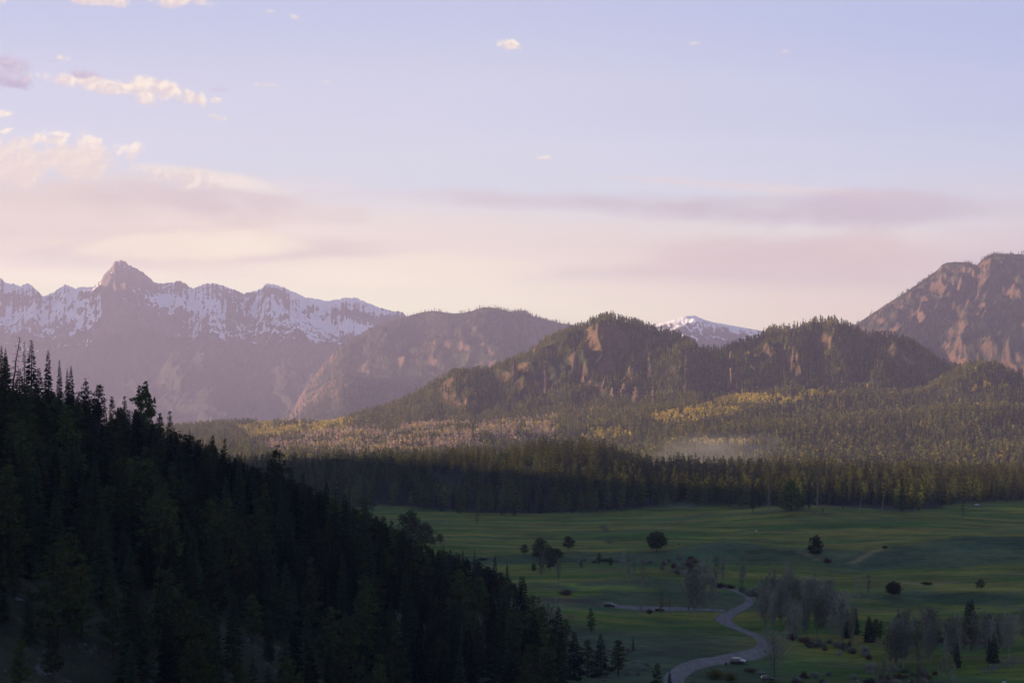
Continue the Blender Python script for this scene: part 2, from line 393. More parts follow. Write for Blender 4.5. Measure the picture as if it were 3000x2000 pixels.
def mountain(name, pts, D, Lf, Lb, zb, step, rows, mat, p=1.25, spur=(1100, .22), seed=1, jag=3.0, dvar=.05, snow=None, zfoot=None):
    px = np.arange(pts[0][0], pts[-1][0] + step, step, dtype=float)
    u = (px - CX) / F
    py = crest_interp(pts, px) + jag * fbm(px / 9, px * 0, seed + 5, 3)
    Dc = D * (1 + dvar * fbm(px / 260, px * 0, seed + 9, 2))
    el = (HOR - py) / F
    H = el * Dc
    t = np.concatenate([np.linspace(0, 1, rows) ** .9, 1 + np.linspace(0, 1, 16)[1:]])      # 0 foot, 1 crest, 2 back foot
    T = np.repeat(t[:, None], len(px), 1)
    Y = np.where(T <= 1, Dc[None] - Lf * (1 - T), Dc[None] + Lb * (T - 1))
    s = np.clip(1 - T, 0, 1); b = np.clip(T - 1, 0, 1)
    X = u[None] * Y
    base = zb + (H[None] - zb) * np.where(T <= 1, np.power(1 - s, p) * .75 + .25 * (1 - s), (1 - b) ** 1.2)
    wl, amp = spur
    # spurs run down from the crest, warped so they wander
    Xc = u[None] * D + 0 * Y
    wx = Xc / wl + .35 * noise(Y / wl * .8, Xc / wl, seed) 
    r = ridged(wx, Y / (wl * 3.2), seed + 1, 5, .52)
    grow = np.where(T <= 1, np.clip(s / .12, 0, 1) ** .8 * (1 - .55 * s), np.clip(b / .2, 0, 1))
    r2 = ridged(Xc / (wl * .23) + .4 * noise(Y / wl * 3, Xc / wl, seed + 7), Y / (wl * .55), seed + 3, 3, .55)
    r3 = ridged(Xc / (wl * .085) + .5 * noise(Y / wl * 7, Xc / wl * 3, seed + 8), Y / (wl * .3), seed + 4, 3, .55)
    Z = base + (H[None] - zb) * amp * ((r - .55) * 1.6 + (r2 - .6) * .36 + (r3 - .6) * .13) * grow
    lim = (el[None] - .0016 * np.clip(s * 20, 0, 1)) * Y
    Z = np.where((T < 1), np.minimum(Z, lim), Z)
    Z = np.where((T == 1), H[None], Z)
    if zfoot is not None: Z = np.where(T == 0, zfoot, Z)
    ex = None
    if snow is not None:
        def blur(A, n):
            for _ in range(n): A = (np.roll(A, 1, 1) + 2 * A + np.roll(A, -1, 1)) / 4
            return A
        conc = np.clip((blur(Z, 40) - Z) / 28, -1, 1) * .6 + np.clip((blur(Z, 6) - blur(Z, 0)) / 5, -1, 1) * .4
        gx = np.gradient(Z, axis=1) / (np.gradient(X, axis=1) + 1e-6); gy = np.gradient(Z, axis=0) / (np.gradient(Y, axis=0) + 1e-6)
        ex = {'snow': snow(np.repeat(px[None], len(t), 0), Z, Y, s) + .20 * conc - .20 * np.clip(np.hypot(gx, gy) - .75, -.3, 1.2)}
    me = grid_mesh(name, X, Y, Z, mat, extra=ex)
    o = tag(obj(name, me), kind='structure')
    return o, X, Y, Z

RANGE = [(-500, 860), (-250, 840), (-120, 800), (-40, 792), (0, 814), (17, 829), (38, 831), (62, 839), (79, 829), (94, 837), (128, 869), (157, 856), (191, 833), (221, 846), (238, 840), (272, 841), (298, 820),
         (304, 805), (327, 782), (336, 766), (353, 763), (368, 765), (374, 775), (404, 788), (425, 803), (440, 814), (449, 826), (476, 831), (510, 826), (527, 822), (544, 831),
         (565, 846), (595, 833), (625, 829), (646, 835), (680, 846), (714, 860), (740, 854), (765, 846), (782, 831), (799, 832), (829, 841), (872, 860), (893, 871), (927, 875), (957, 882), (985, 878),
         (1013, 872), (1047, 873), (1072, 885), (1115, 902), (1149, 911), (1178, 913), (1191, 927), (1260, 960), (1400, 1000), (1600, 1060)]
def snow_range(px, Z, Y, s):
    a = np.interp(px[0], [-500, 0, 100, 180, 240, 300, 330, 420, 470, 560, 620, 740, 800, 900, 1050, 1190, 1600], [-.08, -.02, .02, .04, .03, -.10, -.16, -.14, -.05, .0, .08, .04, .12, .07, .04, .02, -.02])
    band = .16 * np.exp(-((s - .16) / .07) ** 2) - .22 * np.exp(-((s - .07) / .035) ** 2) * sstep(880, 1000, px)
    return np.repeat(a[None], Z.shape[0], 0) + band
snow_o, *_ = mountain('snowy_mountain_range', RANGE, 13800, 4300, 2600, -60, 2.5, 240, M['snowy'], 1.35, (1500, .26), 101, 3.6, .04, snow_range)

def unseen_shade_mountain():                # unseen mountain added west of the view to keep the snowy faces in shade
    y = np.linspace(10600, 15900, 160); b = np.linspace(-1, 1, 40)
    Y, B = np.meshgrid(y, b, indexing='ij')
    X = -5750 + B * 1150
    top = np.interp(y, [10600, 11300, 11900, 15200, 15900], [-80, 700, 1280, 1300, 300]) + 90 * noise(y / 420, y * 0, 71) + 45 * noise(y / 130, y * 0, 73)
    Z = -90 + (top[:, None] + 90) * (1 - np.abs(B)) ** 1.15 + 60 * fbm(X / 500, Y / 500, 72, 4) * (1 - np.abs(B)) * np.abs(B) * 2
    tag(obj('unseen_shade_mountain', grid_mesh('unseen_shade_mountain', X, Y, np.minimum(Z, 1395), M['mountain'])), kind='structure')
unseen_shade_mountain()
S2 = [(1700, 1050), (1800, 1000), (1870, 968), (1921, 949), (1976, 935), (2010, 925), (2037, 924), (2059, 935), (2087, 943), (2131, 951), (2181, 960), (2225, 968), (2300, 985), (2420, 1040)]
mountain('snowy_peak', S2, 13000, 2600, 2000, 100, 3.0, 90, M['snowy'], 1.2, (800, .2), 131, 1.2, .02,
         lambda px, Z, Y, s: np.where(px < 2060, .34, .12) + 0 * s - .1 * sstep(.2, .5, s))

MID = [(700, 1300), (800, 1240), (850, 1200), (900, 1130), (950, 1062), (1000, 1012), (1040, 990), (1080, 962), (1130, 945), (1191, 927), (1225, 917), (1268, 910), (1331, 919), (1365, 915), (1416, 900), (1459, 903), (1497, 914),
       (1531, 909), (1565, 927), (1629, 944), (1688, 953), (1760, 975), (1900, 1015), (2100, 1080), (2250, 1150)]
_, mX, mY, mZ = mountain('forested_mountain', MID, 10300, 3600, 2200, -60, 4.0, 110, M['mountain'], 1.25, (1000, .24), 151, 2.0, .05)

RIGHT = [(2150, 1160), (2300, 1060), (2400, 1005), (2460, 975), (2507, 951), (2560, 915), (2595, 892), (2640, 864), (2690, 831), (2745, 792), (2760, 775), (2775, 769), (2805, 767), (2839, 769), (2862, 780), (2868, 770), (2880, 758), (2888, 751),
         (2916, 743), (2971, 744), (3000, 745), (3120, 752), (3300, 790), (3600, 900)]
_, rX, rY, rZ = mountain('cliff_mountain', RIGHT, 8300, 2900, 2200, -60, 3.0, 150, M['mountain'], 1.1, (700, .26), 171, 1.0, .03)

# the wooded hills in the middle distance: one height function
HILLC = [(-400, 1262), (300, 1262), (520, 1258), (640, 1247), (800, 1243), (960, 1243), (1030, 1227), (1130, 1200), (1178, 1181), (1250, 1141), (1330, 1096), (1380, 1094), (1438, 1088), (1540, 1045), (1608, 998), (1693, 962), (1735, 948),
         (1772, 931), (1795, 933), (1822, 941), (1880, 955), (1921, 972), (1970, 982), (2004, 992), (2054, 1031), (2087, 1030), (2142, 1016), (2197, 1002), (2253, 972), (2325, 961), (2380, 945), (2407, 941), (2440, 944), (2474, 953), (2501, 966),
         (2540, 986), (2612, 989), (2656, 1002), (2711, 1036), (2750, 1070), (2900, 1110), (3100, 1140), (3500, 1150)]
def hills_h(u, y):
    px = CX + u * F
    el = (HOR - crest_interp(HILLC, px) - 2.0 * fbm(px / 14, px * 0, 204, 3)) / F
    Dc = 4550 + 120 * noise(px / 330, px * 0, 201)
    H = el * Dc
    foot = np.interp(px, [-400, 900, 1500, 1900, 3500], [-20, -12, 20, 62, 66])      # height at the foot of the cliffs
    foot = np.minimum(foot, H - 5)
    yf = np.interp(px, [-400, 700, 1100, 1500, 3500], [4350, 4300, 4150, 4080, 4060]) + 60 * noise(px / 120, px * 0, 203)
    x = u * y
    # apron of benches up to the cliffs
    t = np.clip((y - 2620) / (yf - 2620), 0, 1)
    zl = -76 + (foot + 76) * t ** 1.15
    zl = zl + (13 * fbm(x / 330, y / 420, 211, 3) + 9 * (ridged(x / 210, y / 330, 212, 3) - .6)) * np.clip(t * 4, 0, 1) * np.clip((yf - y) / 200, 0, 1) * sstep(900, 1300, px)
    # benches on the right, and a nearer wooded ridge
    def bump(cx, cy, sx, sy, a): return a * np.exp(-((px - cx) / sx) ** 2 - ((y - cy) / sy) ** 2)
    zl = zl + bump(2300, 3900, 260, 90, 16) + bump(2080, 3600, 150, 90, 14) + bump(2900, 3450, 230, 150, 30) + bump(2860, 4000, 120, 140, 66) + bump(3100, 3980, 160, 150, 52)
    zl = zl + bump(1000, 3100, 260, 160, 10) + bump(1350, 3400, 260, 200, 14)
    # cliffs
    c = np.clip((y - yf) / (Dc - yf), 0, 1)
    rr = ridged(u * 4400 / 95 + .5 * noise(y / 160, u * 40, 221), y / 420, 222, 3)
    rb = ridged(u * 4400 / 330 + .4 * noise(y / 200, u * 20, 223), y / 900, 224, 3)
    prof = np.clip(c ** .85 + ((rr - .55) * .50 + (rb - .55) * .62) * np.sin(np.pi * np.clip(c, 0, 1)) ** .8 * sstep(1150, 1350, px), 0, 1.0)
    z = np.where(y <= yf, zl, np.maximum(zl, foot + (H - foot) * prof))
    z = np.minimum(z, np.where(y < Dc, (el - .0008 * np.clip((Dc - y) / 60, 0, 1)) * y, z) + np.where(px > 2720, 400, 0))
    bk = np.clip((y - Dc) / 900, 0, 1)
    z = np.where(y > Dc, H - (H + 85) * bk ** 1.1, z)
    return z
hpx = np.arange(-400, 3501, 6.0); hy = np.concatenate([np.arange(2600, 4000, 14.), np.arange(4000, 4800, 7.), np.arange(4800, 5600, 40.)])
HU = np.repeat(((hpx - CX) / F)[None], len(hy), 0); HY = np.repeat(hy[:, None], len(hpx), 1)
HZ = hills_h(HU, HY); HX = HU * HY
tag(obj('hills', grid_mesh('hills', HX, HY, HZ, M['mid_hill'])), kind='structure')

def sample_grid(X, Y, Z, n, seed):
    """random points on a grid mesh: position, slope and the grid cell"""
    g = np.random.default_rng(seed)
    ny, nx = X.shape
    fi = g.random(n) * (ny - 1.001); fj = g.random(n) * (nx - 1.001)
    i = fi.astype(int); j = fj.astype(int); a = (fi - i); b = (fj - j)
    def bl(A): return (A[i, j] * (1 - a) * (1 - b) + A[i + 1, j] * a * (1 - b) + A[i, j + 1] * (1 - a) * b + A[i + 1, j + 1] * a * b)
    x, y, z = bl(X), bl(Y), bl(Z)
    dzy = (Z[i + 1, j] - Z[i, j]) / (np.abs(Y[i + 1, j] - Y[i, j]) + 1e-6); dzx = (Z[i, j + 1] - Z[i, j]) / (np.abs(X[i, j + 1] - X[i, j]) + 1e-6)
    area = np.abs((X[i, j + 1] - X[i, j]) * (Y[i + 1, j] - Y[i, j]))
    return x, y, z, np.hypot(dzx, dzy), area, g

def far_forest(name, x, y, z, h, w, tint, nq, mat, g, round_=0.0, kind_label=None):
    """one mesh of small trees made of a few foliage tufts each"""
    n = len(x)
    k = np.repeat(np.arange(n), nq)
    t = g.random(n * nq) ** .75                      # height up the crown
    prof = (1 - t) * (1 - round_) + round_ * np.sqrt(np.clip(1 - (2 * t - 1) ** 2, 0, 1))
    ang = g.random(n * nq) * 2 * math.pi
    rad = prof * w[k] * .5 * np.sqrt(g.random(n * nq))
    hh = h[k]
    c = np.stack([x[k] + rad * np.cos(ang), y[k] + rad * np.sin(ang), z[k] + hh * (.10 + .9 * t)], 1)
    ax = unit(np.stack([np.cos(ang) * .7, np.sin(ang) * .7, g.normal(.35, .5, n * nq)], 1))
    sd = unit(np.cross(ax, g.normal(0, 1, (n * nq, 3))))
    L = (hh * .17 + w[k] * .28 * (prof + .25)) * (.7 + .6 * g.random(n * nq)); Wd = L * .6
    m = MB(); m.leaves(c - ax * (L * .4)[:, None], ax, sd, L, Wd)
    # a leader so that each crown comes to a point
    if round_ < .5:
        sd2 = unit(np.stack([g.normal(0, 1, n), g.normal(0, 1, n), 0 * x], 1)); up = np.tile([[0., 0, 1.]], (n, 1))
        m.leaves(np.stack([x, y, z], 1), up, sd2, h * 1.02, w * .42)
        m.leaves(np.stack([x, y, z], 1), up, np.cross(sd2, up), h * 1.02, w * .42)
    V, Q = m.arrays()
    tt = np.concatenate([np.repeat(tint[k], 4, 0)] + ([np.repeat(tint, 4, 0)] * 2 if round_ < .5 else []))
    return V, Q, tt

def hill_forest():
    x, y, z, sl, area, g = sample_grid(HX, HY, HZ, 150000, 31)
    px, py = proj(x, y, z)
    dens = 1 / 76.
    keep = (px > -60) & (px < 3080) & (g.random(len(x)) < area * HX.shape[0] * HX.shape[1] * dens / 150000.)
    dn = fbm(x / 160, y / 220, 301, 3)
    steep = np.clip((sl - .85) / .6, 0, 1)
    keep &= g.random(len(x)) > steep * .80
    keep &= (y < 4720)
    clear = [(2700, 1155), (2790, 1148), (2870, 1160), (2900, 1190), (2700, 1185)]
    keep &= ~(in_poly(px, py, clear) & (g.random(len(x)) < .85))
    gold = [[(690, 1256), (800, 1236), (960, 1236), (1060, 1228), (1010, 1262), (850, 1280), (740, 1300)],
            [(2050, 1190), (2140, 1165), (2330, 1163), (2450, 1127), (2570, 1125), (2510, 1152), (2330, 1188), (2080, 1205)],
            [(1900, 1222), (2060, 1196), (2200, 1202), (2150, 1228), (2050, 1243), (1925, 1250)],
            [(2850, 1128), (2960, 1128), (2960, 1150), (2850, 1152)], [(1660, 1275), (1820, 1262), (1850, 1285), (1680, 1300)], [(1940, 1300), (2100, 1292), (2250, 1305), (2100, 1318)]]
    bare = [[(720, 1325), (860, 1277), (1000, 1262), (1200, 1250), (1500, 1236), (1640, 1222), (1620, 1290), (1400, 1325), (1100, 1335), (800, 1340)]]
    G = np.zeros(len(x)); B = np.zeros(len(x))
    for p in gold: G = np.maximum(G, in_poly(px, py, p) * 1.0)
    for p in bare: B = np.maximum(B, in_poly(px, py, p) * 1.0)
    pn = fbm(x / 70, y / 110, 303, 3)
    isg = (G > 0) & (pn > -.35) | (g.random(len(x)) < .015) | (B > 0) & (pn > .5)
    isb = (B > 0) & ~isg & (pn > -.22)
    con = ~isg & ~isb
    keep &= ~(con & (dn < -.55))
    V = []; Q = []; T = []; nv = 0
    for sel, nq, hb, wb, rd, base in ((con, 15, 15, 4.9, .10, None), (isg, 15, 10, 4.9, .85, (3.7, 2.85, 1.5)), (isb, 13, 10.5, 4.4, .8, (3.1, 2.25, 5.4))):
        q = keep & sel; n = q.sum()
        h = hb * (.6 + .75 * g.random(n)); w = wb * (.75 + .5 * g.random(n))
        if base is None:
            t = np.array([1, 1, 1.]) * (.6 + .7 * g.random((n, 1))) * np.where(g.random((n, 1)) < .35, [[1.5, 1.25, .9]], [[1, 1, 1]])
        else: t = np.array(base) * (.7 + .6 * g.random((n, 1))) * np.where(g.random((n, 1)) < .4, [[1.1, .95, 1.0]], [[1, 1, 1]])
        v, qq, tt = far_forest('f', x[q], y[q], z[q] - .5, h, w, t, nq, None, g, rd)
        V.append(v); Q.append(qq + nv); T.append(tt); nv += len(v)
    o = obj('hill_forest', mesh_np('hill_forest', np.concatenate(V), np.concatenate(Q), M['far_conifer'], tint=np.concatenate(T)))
    tag(o, 'mixed conifers and yellow aspens covering the sunlit middle hills', 'forest', kind='stuff')
hill_forest()

def mountain_forest(name, X, Y, Z, n, dens, hb, wb, nq, seed, label, zmax=9e9, pxr=(-60, 3080)):
    x, y, z, sl, area, g = sample_grid(X, Y, Z, n, seed)
    px, py = proj(x, y, z)
    keep = (g.random(n) < area * X.size * dens / n) & (px > pxr[0]) & (px < pxr[1]) & (g.random(n) > np.clip((sl - .7) / .45, 0, 1) * .95) & (z < zmax)
    keep &= fbm(x / 300, y / 300, seed, 3) > -.5
    ny = X.shape[0]
    x, y, z = x[keep], y[keep], z[keep]; m = len(x)
    h = hb * (.65 + .7 * g.random(m)); w = wb * (.8 + .4 * g.random(m))
    t = np.array([1, 1, 1.]) * (.28 + .36 * g.random((m, 1)))
    v, q, tt = far_forest(name, x, y, z - 1, h, w, t, nq, None, g, .1)
    o = obj(name, mesh_np(name, v, q, M['far_conifer'], tint=tt))
    tag(o, label, 'forest', kind='stuff')
mountain_forest('cliff_mountain_forest', rX, rY, rZ, 90000, 1 / 480., 17, 7, 7, 41, 'dark conifers clinging to the steep red cliff mountain', pxr=(2380, 3080))
mountain_forest('mountain_forest', mX, mY, mZ, 120000, 1 / 420., 17, 7.5, 6, 42, 'hazy conifers covering the purple mountain below the snowy range', pxr=(820, 1760))

# ------------------------------------------------------------------ tree builders: (trunk MB, crown MB), unit-height metres
def spruce(seed, h=20.0, r=2.9, detail=1.0, low=.05, sparse=0.0, lean=0):
    g = np.random.default_rng(seed); tr = MB(); cr = MB()
    zt = np.linspace(0, h * .985, 7)
    tr.tube(np.stack([np.sin(zt / h * 2) * lean, .05 * np.sin(zt), zt - .4], 1), np.linspace(.012 * h + .06, .03, 7))
    C = []; A = []; Ls = []
    z = h * low
    while z < h * .985:
        f = z / h
        nb = int(5 + g.random() * 2.5)
        a0 = g.random() * 6.28
        for k in range(nb):
            if g.random() < sparse: continue
            L = r * (1 - f) ** .82 * (.62 + .5 * g.random()) * (1 if f > .15 else .6 + 2.6 * f) + .16
            th = a0 + k * 6.28 / nb + g.normal(0, .2)
            C.append((math.sin(f * 2) * lean, 0, z + g.normal(0, .1))); A.append((th, g.normal(-.30, .12) + .55 * f ** 2)); Ls.append(L)
        z += (.40 + .35 * (1 - f)) / detail
    C = np.array(C); A = np.array(A); L = np.array(Ls); n = len(L)
    d = np.stack([np.cos(A[:, 0]) * np.cos(A[:, 1]), np.sin(A[:, 0]) * np.cos(A[:, 1]), np.sin(A[:, 1])], 1)
    s = np.stack([-np.sin(A[:, 0]), np.cos(A[:, 0]), 0 * L], 1)
    hang = np.cross(d, s)
    cr.leaves(C, d, s, L, L * .30 + .12)
    cr.leaves(C + d * (L * .15)[:, None], unit(d + [[0, 0, -.12]]), hang, L * .9, L * .22 + .12)
    m = max(1, int(round(2 * detail)))
    for sg in (-1, 1):
        for j in range(m):
            q = .25 + .6 * (j + g.random(n)) / m
            dd = unit(d * .75 + s * sg * (.65 + .3 * g.random((n, 1))) + g.normal(0, .12, (n, 3)) - [[0, 0, .18]])
            l = L * (.62 * (1.1 - q)) + .15
            cr.leaves(C + d * (L * q)[:, None], dd, unit(np.cross(dd, g.normal(0, 1, (n, 3)) + hang * 1.5)), l, l * .42 + .07)
    return tr, cr

def pine(seed, h=18.0, r=3.2, low=.25, clumps=46, tuft=20, shape='oval', detail=1.0, lean=0.0, fat=1.45):
    g = np.random.default_rng(seed); tr = MB(); cr = MB()
    zt = np.linspace(0, h * .96, 8); wob = g.normal(0, .12, (8, 2)).cumsum(0) * .35; wob[0] = 0
    P = np.stack([wob[:, 0] + lean * (zt / h) ** 2, wob[:, 1], zt - .4], 1)
    tr.tube(P, np.linspace(.011 * h + .06, .04, 8))
    cen = []; rad = []
    for k in range(clumps):
        t = low + (1 - low) * ((k + g.random()) / clumps)
        q = (t - low) / (1 - low)
        if shape == 'oval': pr = math.sin(math.pi * min(1, .12 + q * .86)) ** .65
        elif shape == 'cone': pr = (1 - q) ** .7 * min(1, .45 + 3 * q) + .06
        elif shape == 'round': pr = math.sqrt(max(0, 1 - (1.75 * q - .72) ** 2)) if q < .98 else .2
        else: pr = (.35 + .65 * q) if q < .9 else .8            # flat top
        a = k * 2.4 + g.normal(0, .5)
        rr = r * pr * (.45 + .55 * g.random() ** .5)
        tip = np.array([np.interp(t * h, zt, P[:, 0]) + rr * math.cos(a), np.interp(t * h, zt, P[:, 1]) + rr * math.sin(a), t * h + g.normal(0, .03) * h])
        root = np.array([np.interp(t * h * .93, zt, P[:, 0]), np.interp(t * h * .93, zt, P[:, 1]), t * h * .95 - rr * .12])
        if detail > .6: tr.tube(np.array([root, (root + tip) / 2 + [0, 0, -.1 * rr * .3], tip]), [.05 + .012 * rr, .05, .02], 4)
        cen.append(tip); rad.append((.20 * r + .18 * r * pr) * (.75 + .5 * g.random()))
        if rr > r * .5: cen.append(root * .45 + tip * .55); rad.append(.22 * r * (.6 + .5 * g.random()))
    cen = np.array(cen); rad = np.array(rad); n = len(cen)
    k = np.repeat(np.arange(n), tuft); m = n * tuft
    dr = unit(g.normal(0, 1, (m, 3))); 
    c = cen[k] + dr * (rad[k] * g.random(m) ** .4)[:, None] * [[1, 1, .62]]
    ax = unit(dr + g.normal(0, .5, (m, 3)) + [[0, 0, .35]])
    L = rad[k] * (.42 + .3 * g.random(m)) * fat
    cr.leaves(c - ax * (L * .3)[:, None], ax, unit(np.cross(ax, g.normal(0, 1, (m, 3)))), L, L * .6)
    return tr, cr

def bare_tree(seed, h=14.0, r=2.6, limbs=24, twigs=9, leaf=0, spread=.45, fork=False, low=.22, tw=.085):
    g = np.random.default_rng(seed); tr = MB(); cr = MB()
    zt = np.linspace(0, h * .93, 8); wob = g.normal(0, .16, (8, 2)).cumsum(0) * .4; wob[0] = 0
    P = np.stack([wob[:, 0], wob[:, 1], zt - .3], 1)
    tr.tube(P, np.linspace(.0075 * h + .03, .03, 8))
    lc = []; ld = []
    for k in range(limbs):
        t = low + (.97 - low) * (k + g.random()) / limbs
        p0 = np.array([np.interp(t * h, zt, P[:, 0]), np.interp(t * h, zt, P[:, 1]), t * h])
        a = k * 2.4 + g.normal(0, .4)
        L = r * (1.25 - .75 * t) * (.7 + .6 * g.random()) * (1.15 if t > .3 else .7)
        d = unit(np.array([math.cos(a) * spread, math.sin(a) * spread, .85]))
        bend = unit(d + [math.cos(a) * .1, math.sin(a) * .1, .45])
        p1 = p0 + d * L * .55; p2 = p1 + bend * L * .8
        tr.tube(np.array([p0, p1, p2]), [.045 + .007 * L, .035, .012], 4)
        q = g.random(twigs)
        c = np.where(q[:, None] < .45, p0 + (p1 - p0) * (q / .45)[:, None], p1 + (p2 - p1) * ((q - .45) / .55)[:, None])
        b = unit(np.stack([math.cos(a) * .3 + g.normal(0, .5, twigs), math.sin(a) * .3 + g.normal(0, .5, twigs), .75 + .2 * g.random(twigs)], 1))
        l = L * (.3 + .4 * g.random(twigs))
        cr.leaves(c, b, unit(np.cross(b, g.normal(0, 1, (twigs, 3)))), l, tw)
        for w in range(7):
            f = g.random(twigs); cc = c + b * (l * f)[:, None]
            b2 = unit(b + g.normal(0, .45, (twigs, 3)) + [[0, 0, .25]])
            cr.leaves(cc, b2, unit(np.cross(b2, g.normal(0, 1, (twigs, 3)))), l * .6, tw * .8)
            lc.append(cc + b2 * (l * .5)[:, None]); ld.append(b2)
    lf = None
    if leaf:
        lf = MB(); c = np.concatenate(lc); d = np.concatenate(ld)
        i = g.integers(0, len(c), leaf)
        ax = unit(g.normal(0, 1, (leaf, 3)))
        lf.leaves(c[i] + g.normal(0, .12, (leaf, 3)), ax, unit(np.cross(ax, g.normal(0, 1, (leaf, 3)))), .28, .22)
    return tr, cr, lf

def snag(seed, h=16.0, br=22, lean=.4):
    g = np.random.default_rng(seed); tr = MB(); cr = MB()
    zt = np.linspace(0, h, 8)
    P = np.stack([lean * (zt / h) ** 1.5 + .06 * g.normal(0, 1, 8), .06 * g.normal(0, 1, 8), zt - .3], 1)
    tr.tube(P, np.linspace(.015 * h + .05, .05, 8))
    for k in range(br):
        t = .22 + .75 * (k + g.random()) / br
        p0 = np.array([np.interp(t * h, zt, P[:, 0]), np.interp(t * h, zt, P[:, 1]), t * h]); a = g.random() * 6.28
        L = (1.9 * (1 - t) + .45) * (.5 + .8 * g.random())
        d = np.array([math.cos(a), math.sin(a), g.normal(-.12, .2)])
        cr.tube(np.array([p0, p0 + d * L * .6, p0 + d * L + [0, 0, -.12 * L]]), [.07, .055, .03], 4)
        for j in range(3):
            q = p0 + d * L * (.35 + .2 * j); e = unit(d + g.normal(0, .6, 3))
            cr.tube(np.array([q, q + e * L * .45]), [.045, .03], 3)
    return tr, cr

def shrub(seed, w=3.0, h=1.6, n=240, leafy=.13):
    g = np.random.default_rng(seed); cr = MB()
    c = np.stack([g.normal(0, .14, n) * w, g.normal(0, .14, n) * w, np.zeros(n)], 1)
    d = unit(np.stack([g.normal(0, .55, n) * w / h * .6, g.normal(0, .55, n) * w / h * .6, .7 + .3 * g.random(n)], 1))
    L = h * (.5 + .55 * g.random(n))
    cr.leaves(c, d, unit(np.cross(d, g.normal(0, 1, (n, 3)))), L, .07)
    k = n * 2; i = g.integers(0, n, k); q = c[i] + d[i] * (L[i] * (.5 + .5 * g.random(k)))[:, None]
    e = unit(d[i] + g.normal(0, .7, (k, 3)))
    cr.leaves(q, e, unit(np.cross(e, g.normal(0, 1, (k, 3)))), leafy * 1.6, leafy)
    return cr

def arr(mb, nm, mat):
    V, Q = mb.arrays(); return mesh_np(nm, V, Q, mat, tint=(1, 1, 1))
class Proto:                              # the meshes of one tree shape, ready to be used by any number of trees
    def __init__(s, parts, h, kind):
        s.parts = parts; s.h = h; s.kind = kind; s.mesh = None
    def meshes(s):
        if s.mesh is None: s.mesh = [(nm, arr(mb, nm, mat)) for nm, mb, mat in s.parts if mb is not None]
        return s.mesh
def P2(t, mats, h, kind):
    nm = ('trunk', 'crown', 'foliage')
    return Proto([(nm[i], t[i], mats[i]) for i in range(len(t)) if t[i] is not None], h, kind)
SPR = [P2(spruce(100 + i, 20, 2.7 + .5 * (i % 3), 1.0, .03 + .03 * (i % 2)), (M['bark'], M['spruce']), 20, 'spruce_tree') for i in range(6)]
PIN = [P2(pine(200 + i, 18, 2.5 + .3 * (i % 3), .10 + .05 * (i % 3), 52, 20, ('cone', 'cone', 'cone', 'oval')[i % 4], 1.0, 0, 1.25), (M['bark'], M['pine']), 18, 'pine_tree') for i in range(6)]
TLP = [P2(pine(300 + i, 22, 2.9 + .3 * (i % 3), .12 + .06 * (i % 2), 30, 12, ('cone', 'oval', 'cone', 'cone')[i % 4], .5, 0, 1.75), (M['bark'], M['sunlit_ponderosa']), 22, 'pine_tree') for i in range(5)]
TLS = [P2(spruce(340 + i, 21, 2.8, .55, .08), (M['bark'], M['sunlit_ponderosa']), 21, 'spruce_tree') for i in range(2)]
ASP = [P2(bare_tree(400 + i, 14, 2.3, 22, 8, 0, .42), (M['aspen_bark'], M['twig']), 14, 'bare_aspen') for i in range(4)]
CTW = [P2(bare_tree(430 + i, 15, 4.2, 34, 13, 0, .72, low=.12), (M['twig'], M['twig']), 15, 'cottonwood_tree') for i in range(4)]
BUD = [P2(bare_tree(460 + i, 12, 2.4, 22, 8, 620, .45), (M['twig'], M['twig'], M['aspen_leaf']), 12, 'budding_aspen') for i in range(3)]

def place(p, x, y, z, h, w=1.0, rz=None, label=None, cat='tree', group=None, name=None, bury=.25):
    s = h / p.h
    e = empty(name or p.kind, (x, y, z - bury), random.random() * 6.28 if rz is None else rz)
    e.scale = (s * w, s * w, s)
    for nm, me in p.meshes():
        o = bpy.data.objects.new(nm, me); COL.objects.link(o); o.parent = e
    return tag(e, label, cat, group)

def merged(name, items, label, cat='forest'):
    """items: (proto, x, y, z, h, w) -> one mesh"""
    g = np.random.default_rng(5)
    mats = []; V = []; Q = []; T = []; MI = []; nv = 0; cache = {}
    for p, x, y, z, h, w in items:
        s = h / p.h; a = g.random() * 6.28; ca, sa = math.cos(a), math.sin(a)
        tn = (.42 + 1.1 * g.random() ** 1.3) * np.array([1 + .25 * (g.random() - .3), 1, .9 + .3 * g.random()])
        for j, (nm, mb, mat) in enumerate(p.parts):
            if mb is None: continue
            if id(mb) not in cache: cache[id(mb)] = mb.arrays()
            v, q = cache[id(mb)]
            if mat not in mats: mats.append(mat)
            vv = np.stack([(v[:, 0] * ca - v[:, 1] * sa) * s * w + x, (v[:, 0] * sa + v[:, 1] * ca) * s * w + y, v[:, 2] * s + z - .25], 1)
            V.append(vv); Q.append(q + nv); nv += len(v)
            T.append(np.broadcast_to(tn, (len(v), 3))); MI.append(np.full(len(q), mats.index(mat)))
    o = obj(name, mesh_np(name, np.concatenate(V), np.concatenate(Q), mats, np.concatenate(MI), np.concatenate(T)))
    return tag(o, label, cat, kind='stuff')

